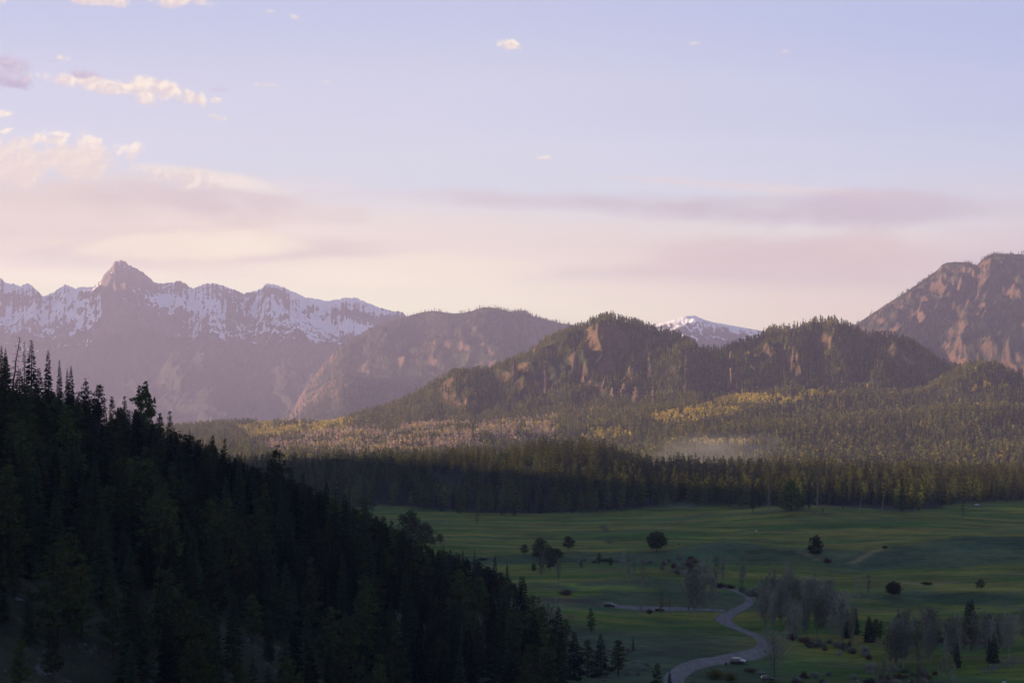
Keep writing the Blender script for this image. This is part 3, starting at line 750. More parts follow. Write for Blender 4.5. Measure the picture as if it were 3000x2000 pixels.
# ------------------------------------------------------------------ the dark wooded hillside on the left
def ridge_at(px):
    u = (px - CX) / F
    best = None
    for a, b in zip(SPUR[:-1], SPUR[1:]):
        # x = u*y on the segment
        dx, dy = b[0] - a[0], b[1] - a[1]
        den = dx - u * dy
        if abs(den) < 1e-9: continue
        t = (u * a[1] - a[0]) / den
        if -1e-6 <= t <= 1 + 1e-6:
            best = a[1] + t * dy
    return best
STUFF = []
hill_hero = [  # column, top row in the photograph, shape, width, label
    (36, 978, 'snag', 1.0, 'thin dead spruce leaning on the hill crest, bare branches against the purple mountain'),
    (4, 1008, 'spr', .85, 'dark spruce on the hill crest at the very edge of the photo'),
    (16, 1016, 'spr', .7, 'small narrow spruce just beside the leaning dead spruce on the crest'),
    (71, 996, 'thin', .75, 'thin sparse spruce beside the tallest spruce on the hill crest'),
    (92, 990, 'spr2', 1.15, 'tallest spruce on the hill crest with long drooping branches'),
    (141, 1020, 'spr2', .95, 'pointed spruce on the crest next after the tallest spruce'),
    (174, 1050, 'spr', .8, 'slender spruce on the crest between the pointed spruce and a short twin'),
    (197, 1075, 'spr', .6, 'short slim spruce touching its taller twin on the crest'),
    (208, 1068, 'spr', .75, 'slim dark spruce at the end of the row of crest spruces'),
    (252, 1112, 'pin', 1.0, 'bushy round topped pine on the crest below the row of spruces'),
    (290, 1120, 'pinc', 1.05, 'broad pine with a sloping side on the crest'),
    (328, 1160, 'pin', .6, 'small pine on the crest between the broad pine and the cone shaped one'),
    (365, 1162, 'pinc', .85, 'cone shaped pine on the crest beside the big open pine'),
    (422, 1130, 'hero', .72, 'big open crowned pine standing above the rest of the hillside crest'),
    (466, 1210, 'pin', .8, 'low dark pine under the big open pine'),
    (497, 1206, 'pinc', .9, 'rounded pine just downhill of the big open pine'),
    (556, 1252, 'spr', .6, 'small spruce standing up from the low part of the crest'),
    (622, 1276, 'pin', .65, 'small tufted pine on the crest against the sunlit low hill'),
    (660, 1288, 'pinc', .75, 'tufted pine on the crest next to the first trees of the far wood'),
    (708, 1322, 'spr', .7, 'slender spruce on the crest in front of the far wood'),
    (850, 1368, 'pinc', 1.1, 'tall cone shaped pine high on the crest before the far wood'),
    (955, 1400, 'spr2', .9, 'dark spruce on the crest before the far wood, tree tops dropping behind it'),
    (1080, 1490, 'pin', .9, 'broad pine at the crest close to the meadow edge'),
    (1146, 1524, 'pinc', 1.0, 'pine on the crest last before the two tall meadow pines'),
    (1300, 1592, 'spr', .6, 'little spruce on the hillside edge under the round meadow pine'),
    (1356, 1606, 'spr', .6, 'little pointed spruce at the edge of the meadow'),
    (1390, 1606, 'spr2', .75, 'pointed spruce at the meadow edge, second from the foot of the crest'),
    (1450, 1622, 'spr2', .95, 'tall pointed spruce at the foot of the crest against the meadow'),
    (1486, 1645, 'spr', .8, 'narrow spruce at the foot of the hillside beside the tall pointed one'),
    (1524, 1682, 'spr2', .95, 'last big dark spruce at the foot of the hillside by the meadow')]
SP2 = [P2(spruce(120 + i, 20, 3.3, 1.1, .05, .18), (M['bark'], M['spruce']), 20, 'spruce_tree') for i in range(2)]
THIN = P2(spruce(130, 20, 2.2, .8, .1, .45), (M['bark'], M['spruce']), 20, 'spruce_tree')
HERO = P2(pine(210, 20, 4.8, .28, 40, 26, 'oval', 1.0, .5), (M['bark'], M['pine']), 20, 'pine_tree')
SNAG1 = P2(snag(140, 16, 30, 2.2), (M['bark'], M['bark']), 16, 'dead_spruce')
taken = []
for i, (px, top, kd, w, lab) in enumerate(hill_hero):
    d = ridge_at(px)
    if d is None: d = 800
    d -= 6 if px < 1100 else 12
    x = (px - CX) / F * d; z = float(ground_h(x, d)); h = (HOR - top) / F * d - z
    h = max(h, 7.0)
    pr = {'spr': SPR[i % 6], 'spr2': SP2[i % 2], 'thin': THIN, 'pin': PIN[1 + 2 * (i % 3)], 'pinc': PIN[2 * (i % 3)], 'hero': HERO, 'snag': SNAG1}[kd]
    base = {'spr': 3.2, 'spr2': 3.4, 'thin': 2.6, 'pin': 3.4, 'pinc': 3.2, 'hero': 5, 'snag': 3}[kd]
    place(pr, x, d, z, h, w * min(1.25, (18 / h) ** .45), rz=0 if kd == 'snag' else None, label=lab, group='trees along the crest of the dark hillside')
    taken.append((x, d, 1.2))

low_hero = [  # trees whose feet stand clear on the open lower slope: column, top row, foot row
    (242, 1650, 1886, 'pin', 1.15, 'pine with a bare lower trunk standing alone on the rocky slope'),
    (60, 1868, 2030, 'pinc', 1.2, 'young bushy pine on the open slope, lowest in its corner'),
    (155, 1850, 1998, 'pin', 1.1, 'pine with a thin trunk on the open grass slope beside the young bushy pine'),
    (180, 1580, 1770, 'pin', 1.1, 'pine with dark trunk above the rocks at the top of the open slope'),
    (45, 1570, 1750, 'pin', 1.1, 'pine at the upper edge of the open slope near the photo border'),
    (330, 1700, 1935, 'pinc', 1.15, 'broad dark pine on the open slope beside the bare trunked pine'),
    (420, 1760, 1965, 'pin', 1.1, 'dark pine low on the open slope before the leaning pale trunks'),
    (565, 1745, 1960, 'pinc', 1.0, 'pine with slim stems beside the pale boulders'),
    (605, 1700, 1965, 'pin', .9, 'tall slim pine right above the pale boulders'),
    (738, 1930, 2060, 'pinc', 1.2, 'small dense pine at the lower edge of the grass slope'),
    (1683, 1845, 1990, 'spr2', 2.0, 'tall dark conifer in the clump at the foot of the valley'),
    (1722, 1872, 1985, 'pinc', 1.5, 'middle conifer of the dark clump on the valley grass'),
    (1760, 1850, 1980, 'spr2', 1.9, 'pointed conifer of the dark clump on the valley grass'),
    (1812, 1868, 1978, 'pinc', 1.4, 'conifer at the road side of the dark clump'),
    (1655, 1815, 1960, 'pin', 1.1, 'round topped pine behind the dark clump of conifers'),
    (1732, 1778, 1850, 'pin', 1.3, 'hazy olive pine on the pale grass above the dark clump'),
    (1855, 1860, 1905, 'spr', 1.0, 'small spruce on the pale grass'),
    (1925, 1942, 2040, 'pinc', 1.2, 'dark pine in front of the road bend at the bottom border'),
    (1962, 1958, 2045, 'spr', 1.2, 'spruce in front of the road bend beside a dark pine'),
    (1545, 1905, 2020, 'pin', 1.2, 'broad pine at the foot of the hillside by the bottom border'),
    (1590, 1900, 2015, 'pin', 1.0, 'pine close to the broad one at the foot of the hillside')]
for i, (px, top, foot, kd, w, lab) in enumerate(low_hero):
    x, d, z = on_ground(px, min(foot, 2100), 300, 1100)
    h = (foot - top) / pxm(d)
    pr = {'spr': SPR[i % 6], 'spr2': SP2[i % 2], 'pin': PIN[1 + 2 * (i % 3)], 'pinc': PIN[2 * (i % 3)]}[kd]
    place(pr, x, d, z, h, w, label=lab)
    taken.append((x, d, 2.5))

def visible_hill():
    g = np.random.default_rng(77)
    n = 16000
    y = 360 + 480 * g.random(n); px = -260 + 1900 * g.random(n); x = (px - CX) / F * y
    d, zr, side, al = spur_rel(x, y)
    z = ground_h(x, y); vx, vy = proj(x, y, z)
    ok = (side < 0) & (z > -76) | (d < 14)
    ok &= d < 230
    # the open slope keeps only a few trees
    opens = [(-300, 1745), (120, 1700), (230, 1705), (460, 1725), (640, 1800), (830, 1895), (960, 1960), (1100, 2050), (1100, 2400), (-300, 2400)]
    op = in_poly(vx, vy, opens)
    ok &= ~op | (g.random(n) < .04)
    ok &= ~((vx > 1350) & (vy > 1830) & (g.random(n) < .8))
    ok &= (vx > -230) & (vy < 2330)
    idx = np.nonzero(ok)[0]; g.shuffle(idx)
    pts = list(taken); res = []
    cell = {}
    for t in pts: cell.setdefault((int(t[0] // 8), int(t[1] // 8)), []).append(t)
    for i in idx:
        cx, cy = int(x[i] // 8), int(y[i] // 8); r = 4.0 + 2.0 * g.random(); bad = False
        for a in (-1, 0, 1):
            for b in (-1, 0, 1):
                for t in cell.get((cx + a, cy + b), ()):
                    if (t[0] - x[i]) ** 2 + (t[1] - y[i]) ** 2 < max(r, t[2]) ** 2 * (1 if len(t) == 3 else 1): bad = True; break
                if bad: break
            if bad: break
        if bad: continue
        cell.setdefault((cx, cy), []).append((x[i], y[i], r)); res.append((x[i], y[i], z[i], vx[i], vy[i], d[i]))
    return res, g
hillside, hg = visible_hill()
cand = []
for x, y, z, vx, vy, d in hillside:
    p = (SPR[hg.integers(6)] if hg.random() < .66 else PIN[hg.integers(6)])
    h = (12 + 11 * hg.random() ** 1.2) * (.85 if d < 16 else 1.0)
    if d < 60:                                  # near the crest: stay under the skyline read off the photograph
        sky = np.interp(vx, [0, 200, 250, 330, 400, 470, 540, 640, 750, 900, 1100, 1250, 1400, 1500, 1560, 1640],
                        [1120, 1150, 1160, 1188, 1200, 1245, 1270, 1310, 1370, 1420, 1520, 1600, 1640, 1700, 1790, 1900])
        hmax = (HOR - sky) / F * y - z
        h = min(h, hmax)
        if h < 5: continue
    inview = -120 < vx < 1700 and vy - h * pxm(y) < 2000
    if not inview and hg.random() < .4: continue
    cand.append((p, x, y, z, h, 1.15 + .4 * hg.random(), vx, vy, h * pxm(y) if inview else 0))
cand.sort(key=lambda c: -c[8])
nS = nP = 0
for c in cand:
    p, x, y, z, h, w, vx, vy, size = c
    own = size > 0 and ((p.kind == 'spruce_tree' and nS < 150) or (p.kind == 'pine_tree' and nP < 120))
    if own:
        if p.kind == 'spruce_tree': nS += 1; lab = 'dark green spruce packed among the trees of the shaded hillside'
        else: nP += 1; lab = 'olive dark pine packed among the trees of the shaded hillside'
        place(p, x, y, z, h, w, label=lab, group='spruces of the shaded hillside' if p.kind == 'spruce_tree' else 'pines of the shaded hillside')
    else: STUFF.append((p, x, y, z, h, w))
print('hillside', len(cand), nS, nP)

# ------------------------------------------------------------------ the wood behind the meadow
tl_hero = [
    (2252, 1413, 1499, 'snag', 1.0, 'pale dead conifer with short stubs catching the sun, farthest from the grassy knoll top'),
    (2394, 1404, 1486, 'snagb', 1.2, 'thick pale dead trunk standing on top of the grassy knoll'),
    (2519, 1447, 1497, 'snagc', .9, 'leaning pale broken trunk on the slope of the grassy knoll'),
    (2585, 1432, 1504, 'snagc', .6, 'thin grey bare trunk at the shaded edge of the wood'),
    (2316, 1408, 1494, 'broad', 1.9, 'broad sunlit bushy pine at the edge of the grassy knoll'),
    (2353, 1444, 1490, 'pinc', 1.2, 'small sunlit pine on the knoll beside the broad bushy pine'),
    (2369, 1450, 1489, 'pin', 1.3, 'smallest sunlit pine on the knoll next to the thick dead trunk'),
    (2469, 1402, 1491, 'tall', .9, 'sunlit pine with a long bare red trunk on the knoll'),
    (2205, 1448, 1500, 'pin', .9, 'small pine standing before the wood, just off the grassy knoll'),
    (2643, 1390, 1500, 'pinc', .9, 'narrow sunlit pine at the shaded end of the wood'),
    (2822, 1462, 1514, 'thin', 1.1, 'sparse dark pine alone on the far pasture'),
    (1398, 1490, 1540, 'thin', 1.1, 'thin dark tree alone on the meadow before the wood'),
    (1090, 1420, 1500, 'pin', 1.1, 'rounded dark pine over the meadow edge of the wood'),
    (1470, 1478, 1512, 'pin', .9, 'dark young pine at the foot of the wood, out on the grass'),
    (1505, 1470, 1514, 'pinc', 1.0, 'second dark young pine at the foot of the wood')]
BROAD = P2(pine(370, 16, 4.2, .06, 60, 18, 'cone', .5), (M['bark'], M['sunlit_ponderosa']), 16, 'pine_tree')
TALL = P2(pine(371, 20, 2.5, .48, 26, 18, 'oval', 1), (M['bark'], M['sunlit_ponderosa']), 20, 'pine_tree')
SPAR = P2(pine(372, 16, 2.3, .25, 16, 14, 'cone', 1), (M['bark'], M['sunlit_ponderosa']), 16, 'pine_tree')
SNG = [P2(snag(380, 18, 90, .2), (M['deadwood'], M['deadwood']), 18, 'dead_tree'), P2(snag(381, 18, 50, .1), (M['deadwood'], M['deadwood']), 18, 'dead_tree'), P2(snag(382, 12, 22, 1.1), (M['deadwood'], M['deadwood']), 12, 'dead_tree')]
tltaken = []
for i, (px, top, foot, kd, w, lab) in enumerate(tl_hero):
    x, d, z = on_ground(px, foot, 900, 2300); h = (foot - top) / pxm(d)
    pr = {'snag': SNG[0], 'snagb': SNG[1], 'snagc': SNG[2], 'broad': BROAD, 'tall': TALL, 'thin': SPAR, 'pin': PIN[1 + 2 * (i % 3)], 'pinc': PIN[2 * (i % 3)]}[kd]
    place(pr, x, d, z, h, w, rz=0 if 'snag' in kd else None, label=lab)
    tltaken.append((x, d, 4))

def far_wood():
    g = np.random.default_rng(91)
    n = 29000
    y = 1540 + 1100 * g.random(n) ** 1.25; px = 420 + 3000 * g.random(n); x = (px - CX) / F * y
    z = ground_h(x, y); vx, vy = proj(x, y, z)
    ok = vy < front_py(vx) + 9 * noise(vx / 34, vx * 0, 95) + 6 * noise(vx / 11, vx * 0, 96)
    ok &= (y < 2120) | (vx > 2560)
    ok &= (vx < 2700) | (y > 1640)
    ok &= ~in_poly(vx, vy, [(1268, 1398), (1358, 1396), (1356, 1452), (1268, 1452)])
    ok &= ~in_poly(vx, vy, [(2230, 1450), (2620, 1450), (2620, 1520), (2230, 1520)]) | (y > 1640)
    idx = np.nonzero(ok)[0]; g.shuffle(idx)
    cell = {}; res = []
    for t in tltaken: cell.setdefault((int(t[0] // 8), int(t[1] // 8)), []).append(t)
    for i in idx:
        cx, cy = int(x[i] // 8), int(y[i] // 8); r = 5.6 + 3.6 * g.random(); bad = False
        for a in (-1, 0, 1):
            for b in (-1, 0, 1):
                for t in cell.get((cx + a, cy + b), ()):
                    if (t[0] - x[i]) ** 2 + (t[1] - y[i]) ** 2 < r * r: bad = True; break
                if bad: break
            if bad: break
        if bad: continue
        cell.setdefault((cx, cy), []).append((x[i], y[i], r)); res.append((x[i], y[i], z[i], vx[i], vy[i]))
    return res, g
fw, fg = far_wood()
fr = sorted(fw, key=lambda t: -(t[4] - front_py(t[3]) + 3 * fg.random()) * -1)[::-1]
own = 0
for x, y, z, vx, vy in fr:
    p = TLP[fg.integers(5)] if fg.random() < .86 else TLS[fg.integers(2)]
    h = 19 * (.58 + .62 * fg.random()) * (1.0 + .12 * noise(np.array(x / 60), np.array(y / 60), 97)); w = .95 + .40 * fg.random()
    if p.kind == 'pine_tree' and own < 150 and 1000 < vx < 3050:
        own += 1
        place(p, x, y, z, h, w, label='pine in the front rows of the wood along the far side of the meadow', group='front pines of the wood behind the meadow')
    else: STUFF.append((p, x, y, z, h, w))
print('far wood', len(fw))
merged('conifer_forest', STUFF, 'dense dark conifers filling the shaded hillside and the wood behind the meadow')

# ------------------------------------------------------------------ single trees of the meadow and the valley
ROUND = P2(pine(500, 11, 5.0, .26, 80, 20, 'round', 1, 0, 1.0), (M['bark'], M['pine']), 11, 'pine_tree')
ROUND2 = P2(pine(501, 9, 3.2, .28, 46, 20, 'round', 1, .4, 1.0), (M['bark'], M['pine']), 9, 'pine_tree')
EGG = P2(pine(502, 11, 3.2, .18, 60, 20, 'oval', 1, .3, 1.05), (M['bark'], M['pine']), 11, 'pine_tree')
FLAT = P2(pine(503, 3, 1.9, .72, 22, 22, 'flat', 1), (M['bark'], M['pine']), 3, 'pine_tree')
meadow = [
    (1923, 1557, 1616, ROUND, 1.0, 'large round dark pine standing alone in the middle of the meadow'),
    (1665, 1570, 1612, ROUND2, 1.05, 'small round topped pine on the meadow beside the cluster of pines'),
    (1537, 1593, 1625, ROUND2, 1.0, 'little pine on the meadow between the dark hillside and the cluster of pines'),
    (1582, 1576, 1640, EGG, 1.25, 'biggest dark pine of the cluster on the meadow'),
    (1611, 1600, 1672, EGG, .85, 'tall dark pine in the cluster, its foot lowest on the grass'),
    (1632, 1606, 1642, ROUND2, 1.2, 'low rounded pine at the edge of the cluster'),
    (1563, 1648, 1674, EGG, .9, 'stubby dark tree under the cluster of pines'),
    (1203, 1497, 1606, EGG, 1.15, 'tall rounded pine, first of the pair above the dark hillside trees'),
    (1247, 1531, 1600, EGG, 1.25, 'second rounded pine of the pair above the dark hillside trees'),
    (1268, 1570, 1598, ROUND2, 1.0, 'low bush like pine leaning on the second rounded pine'),
    (1290, 1562, 1592, ROUND2, 1.1, 'small round pine on the meadow by the pair of rounded pines'),
    (1703, 1637, 1662, PIN[0], 1.3, 'tiny pine on the green slope over the parking lane'),
    (1756, 1616, 1653, PIN[2], 1.4, 'young cone shaped pine on the bank, the taller of two'),
    (1790, 1628, 1658, PIN[4], 1.7, 'young spreading pine on the bank, the wider of two'),
    (2391, 1570, 1632, EGG, 1.15, 'egg shaped dark pine standing alone on the meadow beyond the cottonwoods'),
    (2619, 1703, 1747, ROUND, 1.0, 'dark pine with a short trunk on the bank beside the bare cottonwoods'),
    (2872, 1694, 1727, ROUND2, 1.05, 'small dark pine on the rim of the long bank'),
    (2591, 1600, 1614, FLAT, 1.0, 'tiny flat topped tree on the crest of a low mound'),
    (2025, 1664, 1745, EGG, .8, 'dark pine behind the pale cottonwoods at the road'),
    (2440, 1746, 1802, SPR[0], 1.3, 'small dark spruce rising from the bare cottonwoods'),
    (2457, 1752, 1802, SPR[2], 1.1, 'small spruce twin rising from the bare cottonwoods'),
    (2482, 1786, 1868, SPR[1], 1.2, 'dark spruce at the end of the bare cottonwood grove'),
    (2506, 1776, 1858, SPR[3], 1.3, 'tallest spruce at the end of the bare cottonwood grove'),
    (2546, 1800, 1880, SPR[4], 1.5, 'dark spruce in the dense clump beside the green pasture, taller half'),
    (2566, 1808, 1876, PIN[2], 1.4, 'bushy conifer in the dense clump beside the green pasture'),
    (2580, 1816, 1872, PIN[4], 1.2, 'lowest conifer of the dense clump beside the green pasture'),
    (2837, 1754, 1856, SPR[5], 1.35, 'dark twin spruce above the creek, the fuller of the pair'),
    (2848, 1752, 1860, SPR[0], 1.25, 'dark twin spruce above the creek, the slimmer of the pair'),
    (2683, 1813, 1846, ROUND2, 1.3, 'wide topped pine at the lip of the creek bank'),
    (2912, 1848, 1940, SPR[1], 1.2, 'dark spruce behind the rubble slope'),
    (2898, 1862, 1938, SPR[3], 1.0, 'lower dark spruce behind the rubble slope'),
    (2805, 1880, 1955, SPR[4], 1.0, 'dark spruce half hidden in the bare creek trees')]
for px, top, foot, pr, w, lab in meadow:
    x, d, z = on_ground(px, foot); place(pr, x, d, z, (foot - top) / pxm(d), w * (1.5 if pr in SPR else 1.0), label=lab)

bare = [  # column, top row, foot row, shape, width, label, group
    (1588, 1622, 1712, 'bud', .8, 'slim budding aspen under the cluster of pines, greener of two'),
    (1636, 1638, 1720, 'bud', .75, 'slim budding aspen with a dark stem under the cluster of pines'),
    (1826, 1614, 1698, 'asp', .9, 'tall bare aspen on the green slope, nearest the young pines'),
    (1842, 1618, 1714, 'asp', 1.0, 'bare aspen in the middle of the row on the green slope'),
    (1858, 1626, 1703, 'asp', .9, 'thin bare aspen behind the row on the green slope'),
    (1882, 1620, 1722, 'asp', .95, 'bare aspen at the lower end of the row on the green slope'),
    (1877, 1754, 1812, 'asp', .9, 'thin bare tree before the parking lane'),
    (1938, 1738, 1808, 'bud', .8, 'thin pale budding tree in front of the reddish car'),
    (1963, 1742, 1802, 'asp', .9, 'thin bare tree beside the parking lane toward the road'),
    (2268, 1862, 1990, 'ctwb', 1.3, 'large bare spreading tree by the pull-out with dark forked limbs'),
    (2018, 1690, 1800, 'ctw', .8, 'pale bare cottonwood beside the parking lane, first of the clump'),
    (2036, 1688, 1808, 'ctw', .85, 'pale bare cottonwood in the middle of the clump beside the parking lane'),
    (2056, 1692, 1802, 'ctw', .8, 'pale bare cottonwood, last of the clump beside the parking lane'),
    (2084, 1690, 1786, 'asp', .9, 'bare tree inside the green loop of the road'),
    (2096, 1696, 1788, 'asp', .8, 'bare thin tree at the edge of the green loop of the road'),
    (2175, 1655, 1738, 'bud', .9, 'budding aspen above the first road bend'),
    (2030, 1990, 2080, 'asp', 1.0, 'bare tree in front of the road at the bottom border')]
for (px0, t0, f0) in ((2055, 1636, 1712), (2080, 1632, 1722), (2098, 1630, 1724), (2118, 1628, 1724), (2256, 1662, 1728), (2268, 1668, 1730), (2306, 1650, 1734), (2318, 1652, 1736), (2386, 1684, 1758), (2402, 1690, 1764), (2512, 1690, 1772), (2544, 1682, 1770)):
    bare.append((px0, t0, f0, 'asp', .9, None, 'bare aspens on the brushy slope above the road'))
gb = np.random.default_rng(303)
def fill(poly, n, hpx, kinds, label, group, seed, hv=.3):
    g = np.random.default_rng(seed); xs = [p[0] for p in poly]; ys = [p[1] for p in poly]; k = 0; got = []
    while k < n:
        px, py = g.uniform(min(xs), max(xs)), g.uniform(min(ys), max(ys))
        if not in_poly(np.array(px), np.array(py), poly): continue
        if any(abs(px - a) < 5 and abs(py - b) < 6 for a, b in got): 
            if g.random() < .9: continue
        got.append((px, py)); k += 1
        h = hpx * (1 - hv / 2 + hv * g.random()) * (py - 1250) / 600
        bare.append((px, py - h, py, kinds[g.integers(len(kinds))], .8 + .35 * g.random(), label, group))
fill([(2222, 1790), (2330, 1782), (2440, 1800), (2520, 1852), (2528, 1905), (2450, 1915), (2330, 1882), (2226, 1848)], 46, 100, ['ctw', 'ctw', 'asp', 'bud'], None, 'bare cottonwoods of the grove beside the road bend', 11)
fill([(2595, 1905), (2700, 1895), (2850, 1905), (3030, 1885), (3030, 1925), (2880, 1940), (2760, 1958), (2600, 1968)], 46, 92, ['ctw', 'asp', 'asp', 'bud'], None, 'bare trees along the creek under the dark bank', 12)
fill([(1452, 1830), (1530, 1850), (1640, 1850), (1640, 1900), (1560, 1905), (1452, 1890)], 18, 96, ['asp'], None, 'pale bare aspens at the foot of the dark hillside', 13)
fill([(1090, 1880), (1250, 1890), (1430, 1930), (1430, 1960), (1090, 1960)], 9, 100, ['asp'], None, 'pale bare stems among the conifers at the hillside foot', 14)
fill([(450, 1790), (560, 1830), (640, 1900), (540, 1940), (440, 1850)], 7, 100, ['asp'], None, 'thin pale bare aspens among the rocks of the open slope', 15)
fill([(2560, 1975), (2900, 1990), (2900, 2040), (2560, 2040)], 8, 60, ['asp', 'bud'], None, 'low bare saplings at the bottom border by the wet ground', 16)
GL = {'bare aspens on the brushy slope above the road': 'thin bare aspen on the brushy slope above the road bend',
      'bare cottonwoods of the grove beside the road bend': 'grey leafless cottonwood inside the dense grove beside the road bend',
      'bare trees along the creek under the dark bank': 'grey leafless tree in the creek thicket below the dark bank',
      'pale bare aspens at the foot of the dark hillside': 'pale bare aspen in the stand at the foot of the dark hillside',
      'pale bare stems among the conifers at the hillside foot': 'pale bare stem half hidden among conifers at the hillside foot',
      'thin pale bare aspens among the rocks of the open slope': 'thin pale aspen among the rocks of the open grass slope',
      'low bare saplings at the bottom border by the wet ground': 'low bare sapling by the creek bed at the bottom border'}
BIG = P2(bare_tree(490, 15, 5.0, 26, 16, 0, .85, low=.22, tw=.06), (M['bark'], M['twig']), 15, 'bare_tree')
for i, b in enumerate(bare):
    px, top, foot, kd, w, lab = b[:6]; grp = b[6] if len(b) > 6 else None
    x, d, z = on_ground(px, foot)
    pr = {'asp': ASP[i % 4], 'ctw': CTW[i % 4], 'bud': BUD[i % 3], 'ctwb': BIG}[kd]
    place(pr, x, d, z, (foot - top) / pxm(d), w, label=lab or GL[grp], group=grp, name='bare_tree' if grp else None)

SHR = [shrub(600 + i) for i in range(3)]
SHM = {}
def bush(px, foot, wpx, hpx, mat, label, i=0):
    x, d, z = on_ground(px, foot)
    k = (i % 3, mat)
    if k not in SHM: SHM[k] = arr(SHR[i % 3], 'shrub', M[mat])
    o = obj('shrub', SHM[k], None, (x, d, z - .1)); s = pxm(d)
    o.scale = (wpx / s / 3.0, wpx / s / 3.0, hpx / s / 1.6); o.rotation_euler.z = random.random() * 6
    return tag(o, label, 'shrub')
for i, a in enumerate([
    (1658, 1742, 46, 20, 'willow', 'dark red brush low on the green slope under the budding aspens'),
    (1903, 1797, 20, 18, 'willow', 'small red brown bush before the parking lane'),
    (2424, 1649, 30, 18, 'willow', 'reddish bush just beside the egg shaped pine'),
    (2717, 1713, 36, 13, 'pine', 'low dark green bush alone on the pale grass bank'),
    (2110, 1722, 40, 20, 'willow', 'orange brown willow at the far road bend'),
    (2140, 1724, 30, 16, 'willow', 'smaller orange brown willow at the far road bend'),
    (2078, 1708, 36, 24, 'twig', 'grey brush behind the far road bend'),
    (2095, 1988, 60, 34, 'aspen_leaf', 'olive yellow bush in front of the parked cars, the bigger'),
    (2140, 1992, 46, 30, 'aspen_leaf', 'olive yellow bush in front of the parked cars, the smaller'),
    (2265, 2008, 44, 16, 'aspen_leaf', 'yellow bush under the big bare tree at the bottom border'),
    (2200, 1968, 44, 14, 'willow', 'dark low brush between the parked cars and the big bare tree'),
    (2230, 1975, 34, 12, 'twig', 'grey low brush under the big bare tree'),
    (2640, 1985, 60, 16, 'willow', 'rusty willow thicket by the creek at the bottom border'),
    (2700, 1982, 50, 14, 'willow', 'rusty willow by the creek next to the white post'),
    (2590, 1990, 44, 18, 'willow', 'dark rusty willow at the bottom border below the grove'),
    
    
    
    (1415, 1640, 34, 9, 'bark', 'dark low scrub at the meadow edge by the hillside'),
    
    
    
    
    
    
    
    
    ]):
    bush(*a[:5], a[5], i)

def scrub(poly, n, wr, hr, mats, label, group, seed):
    g = np.random.default_rng(seed); xs = [p[0] for p in poly]; ys = [p[1] for p in poly]; k = 0
    while k < n:
        px, py = g.uniform(min(xs), max(xs)), g.uniform(min(ys), max(ys))
        if not in_poly(np.array(px), np.array(py), poly): continue
        o = bush(px, py, g.uniform(*wr), g.uniform(*hr), mats[g.integers(len(mats))], label, k); o['group'] = group; k += 1
scrub([(1925, 1668), (1960, 1640), (2010, 1632), (2060, 1650), (2065, 1690), (2000, 1690)], 34, (14, 28), (10, 20), ['twig', 'twig', 'willow'], 'grey scrub bush on the brushy mound behind the bare aspens', 'scrub of the brushy mound', 1)
scrub([(1690, 1640), (1900, 1632), (1920, 1650), (1700, 1655)], 18, (12, 24), (6, 11), ['twig', 'twig', 'pine'], 'small grey bush along the bank above the green slope', 'bushes of the bank above the green slope', 2)
scrub([(2120, 1725), (2260, 1735), (2380, 1755), (2400, 1780), (2240, 1760)], 30, (14, 30), (12, 24), ['twig', 'willow', 'twig'], 'grey brown scrub bush at the top of the bare grove by the road bend', 'scrub above the bare grove', 3)
scrub([(2230, 1850), (2330, 1885), (2460, 1920), (2560, 1940), (2520, 1900), (2330, 1865)], 30, (16, 34), (14, 28), ['twig', 'willow', 'twig'], 'dark scrub bush along the lower edge of the bare grove', 'scrub below the bare grove', 4)
scrub([(2640, 1866), (2760, 1858), (2900, 1868), (2900, 1890), (2640, 1892)], 26, (18, 34), (12, 22), ['willow', 'bark', 'twig'], 'dark scrub bush hanging on the creek bank', 'scrub of the creek bank', 5)
scrub([(2300, 1975), (2560, 1955), (2760, 1975), (2760, 2010), (2300, 2010)], 34, (18, 40), (12, 26), ['twig', 'twig', 'willow'], 'grey willow bush in the wet ground at the bottom border', 'willows of the wet ground', 6)

scrub([(1560, 1890), (1680, 1900), (1860, 1900), (1900, 1960), (1860, 1995), (1560, 1995)], 34, (16, 34), (9, 18), ['twig', 'twig', 'pine'], 'grey green brush around the dark clump of conifers', 'brush around the dark clump of conifers', 7)

# ------------------------------------------------------------------ rocks
def rock_mesh(seed, nu=12, nv=8):
    g = np.random.default_rng(seed)
    th = np.linspace(0, 2 * math.pi, nu, endpoint=False); ph = np.linspace(.02, math.pi - .02, nv)
    T, Pp = np.meshgrid(th, ph)
    d = np.stack([np.sin(Pp) * np.cos(T), np.sin(Pp) * np.sin(T), np.cos(Pp)], -1)
    planes = unit(g.normal(0, 1, (9, 3))); off = .55 + .35 * g.random(9)
    r = np.full(T.shape, 1.0)
    for n, o in zip(planes, off):
        k = d @ n; r = np.where(k > .05, np.minimum(r, o / np.maximum(k, .05)), r)
    V = d * r[..., None] * [[[.5, .5, .5]]]
    i, j = np.meshgrid(np.arange(nv - 1), np.arange(nu), indexing='ij')
    Q = np.stack([i * nu + j, i * nu + (j + 1) % nu, (i + 1) * nu + (j + 1) % nu, (i + 1) * nu + j], -1).reshape(-1, 4)
    return V.reshape(-1, 3), Q
M['boulder'] = plain('lichen_grey_stone', (.095, .098, .096), .95, .45, 1.6)
RK = [mesh_np('boulder', *rock_mesh(700 + i), M['boulder'], tint=(1, 1, 1)) for i in range(4)]
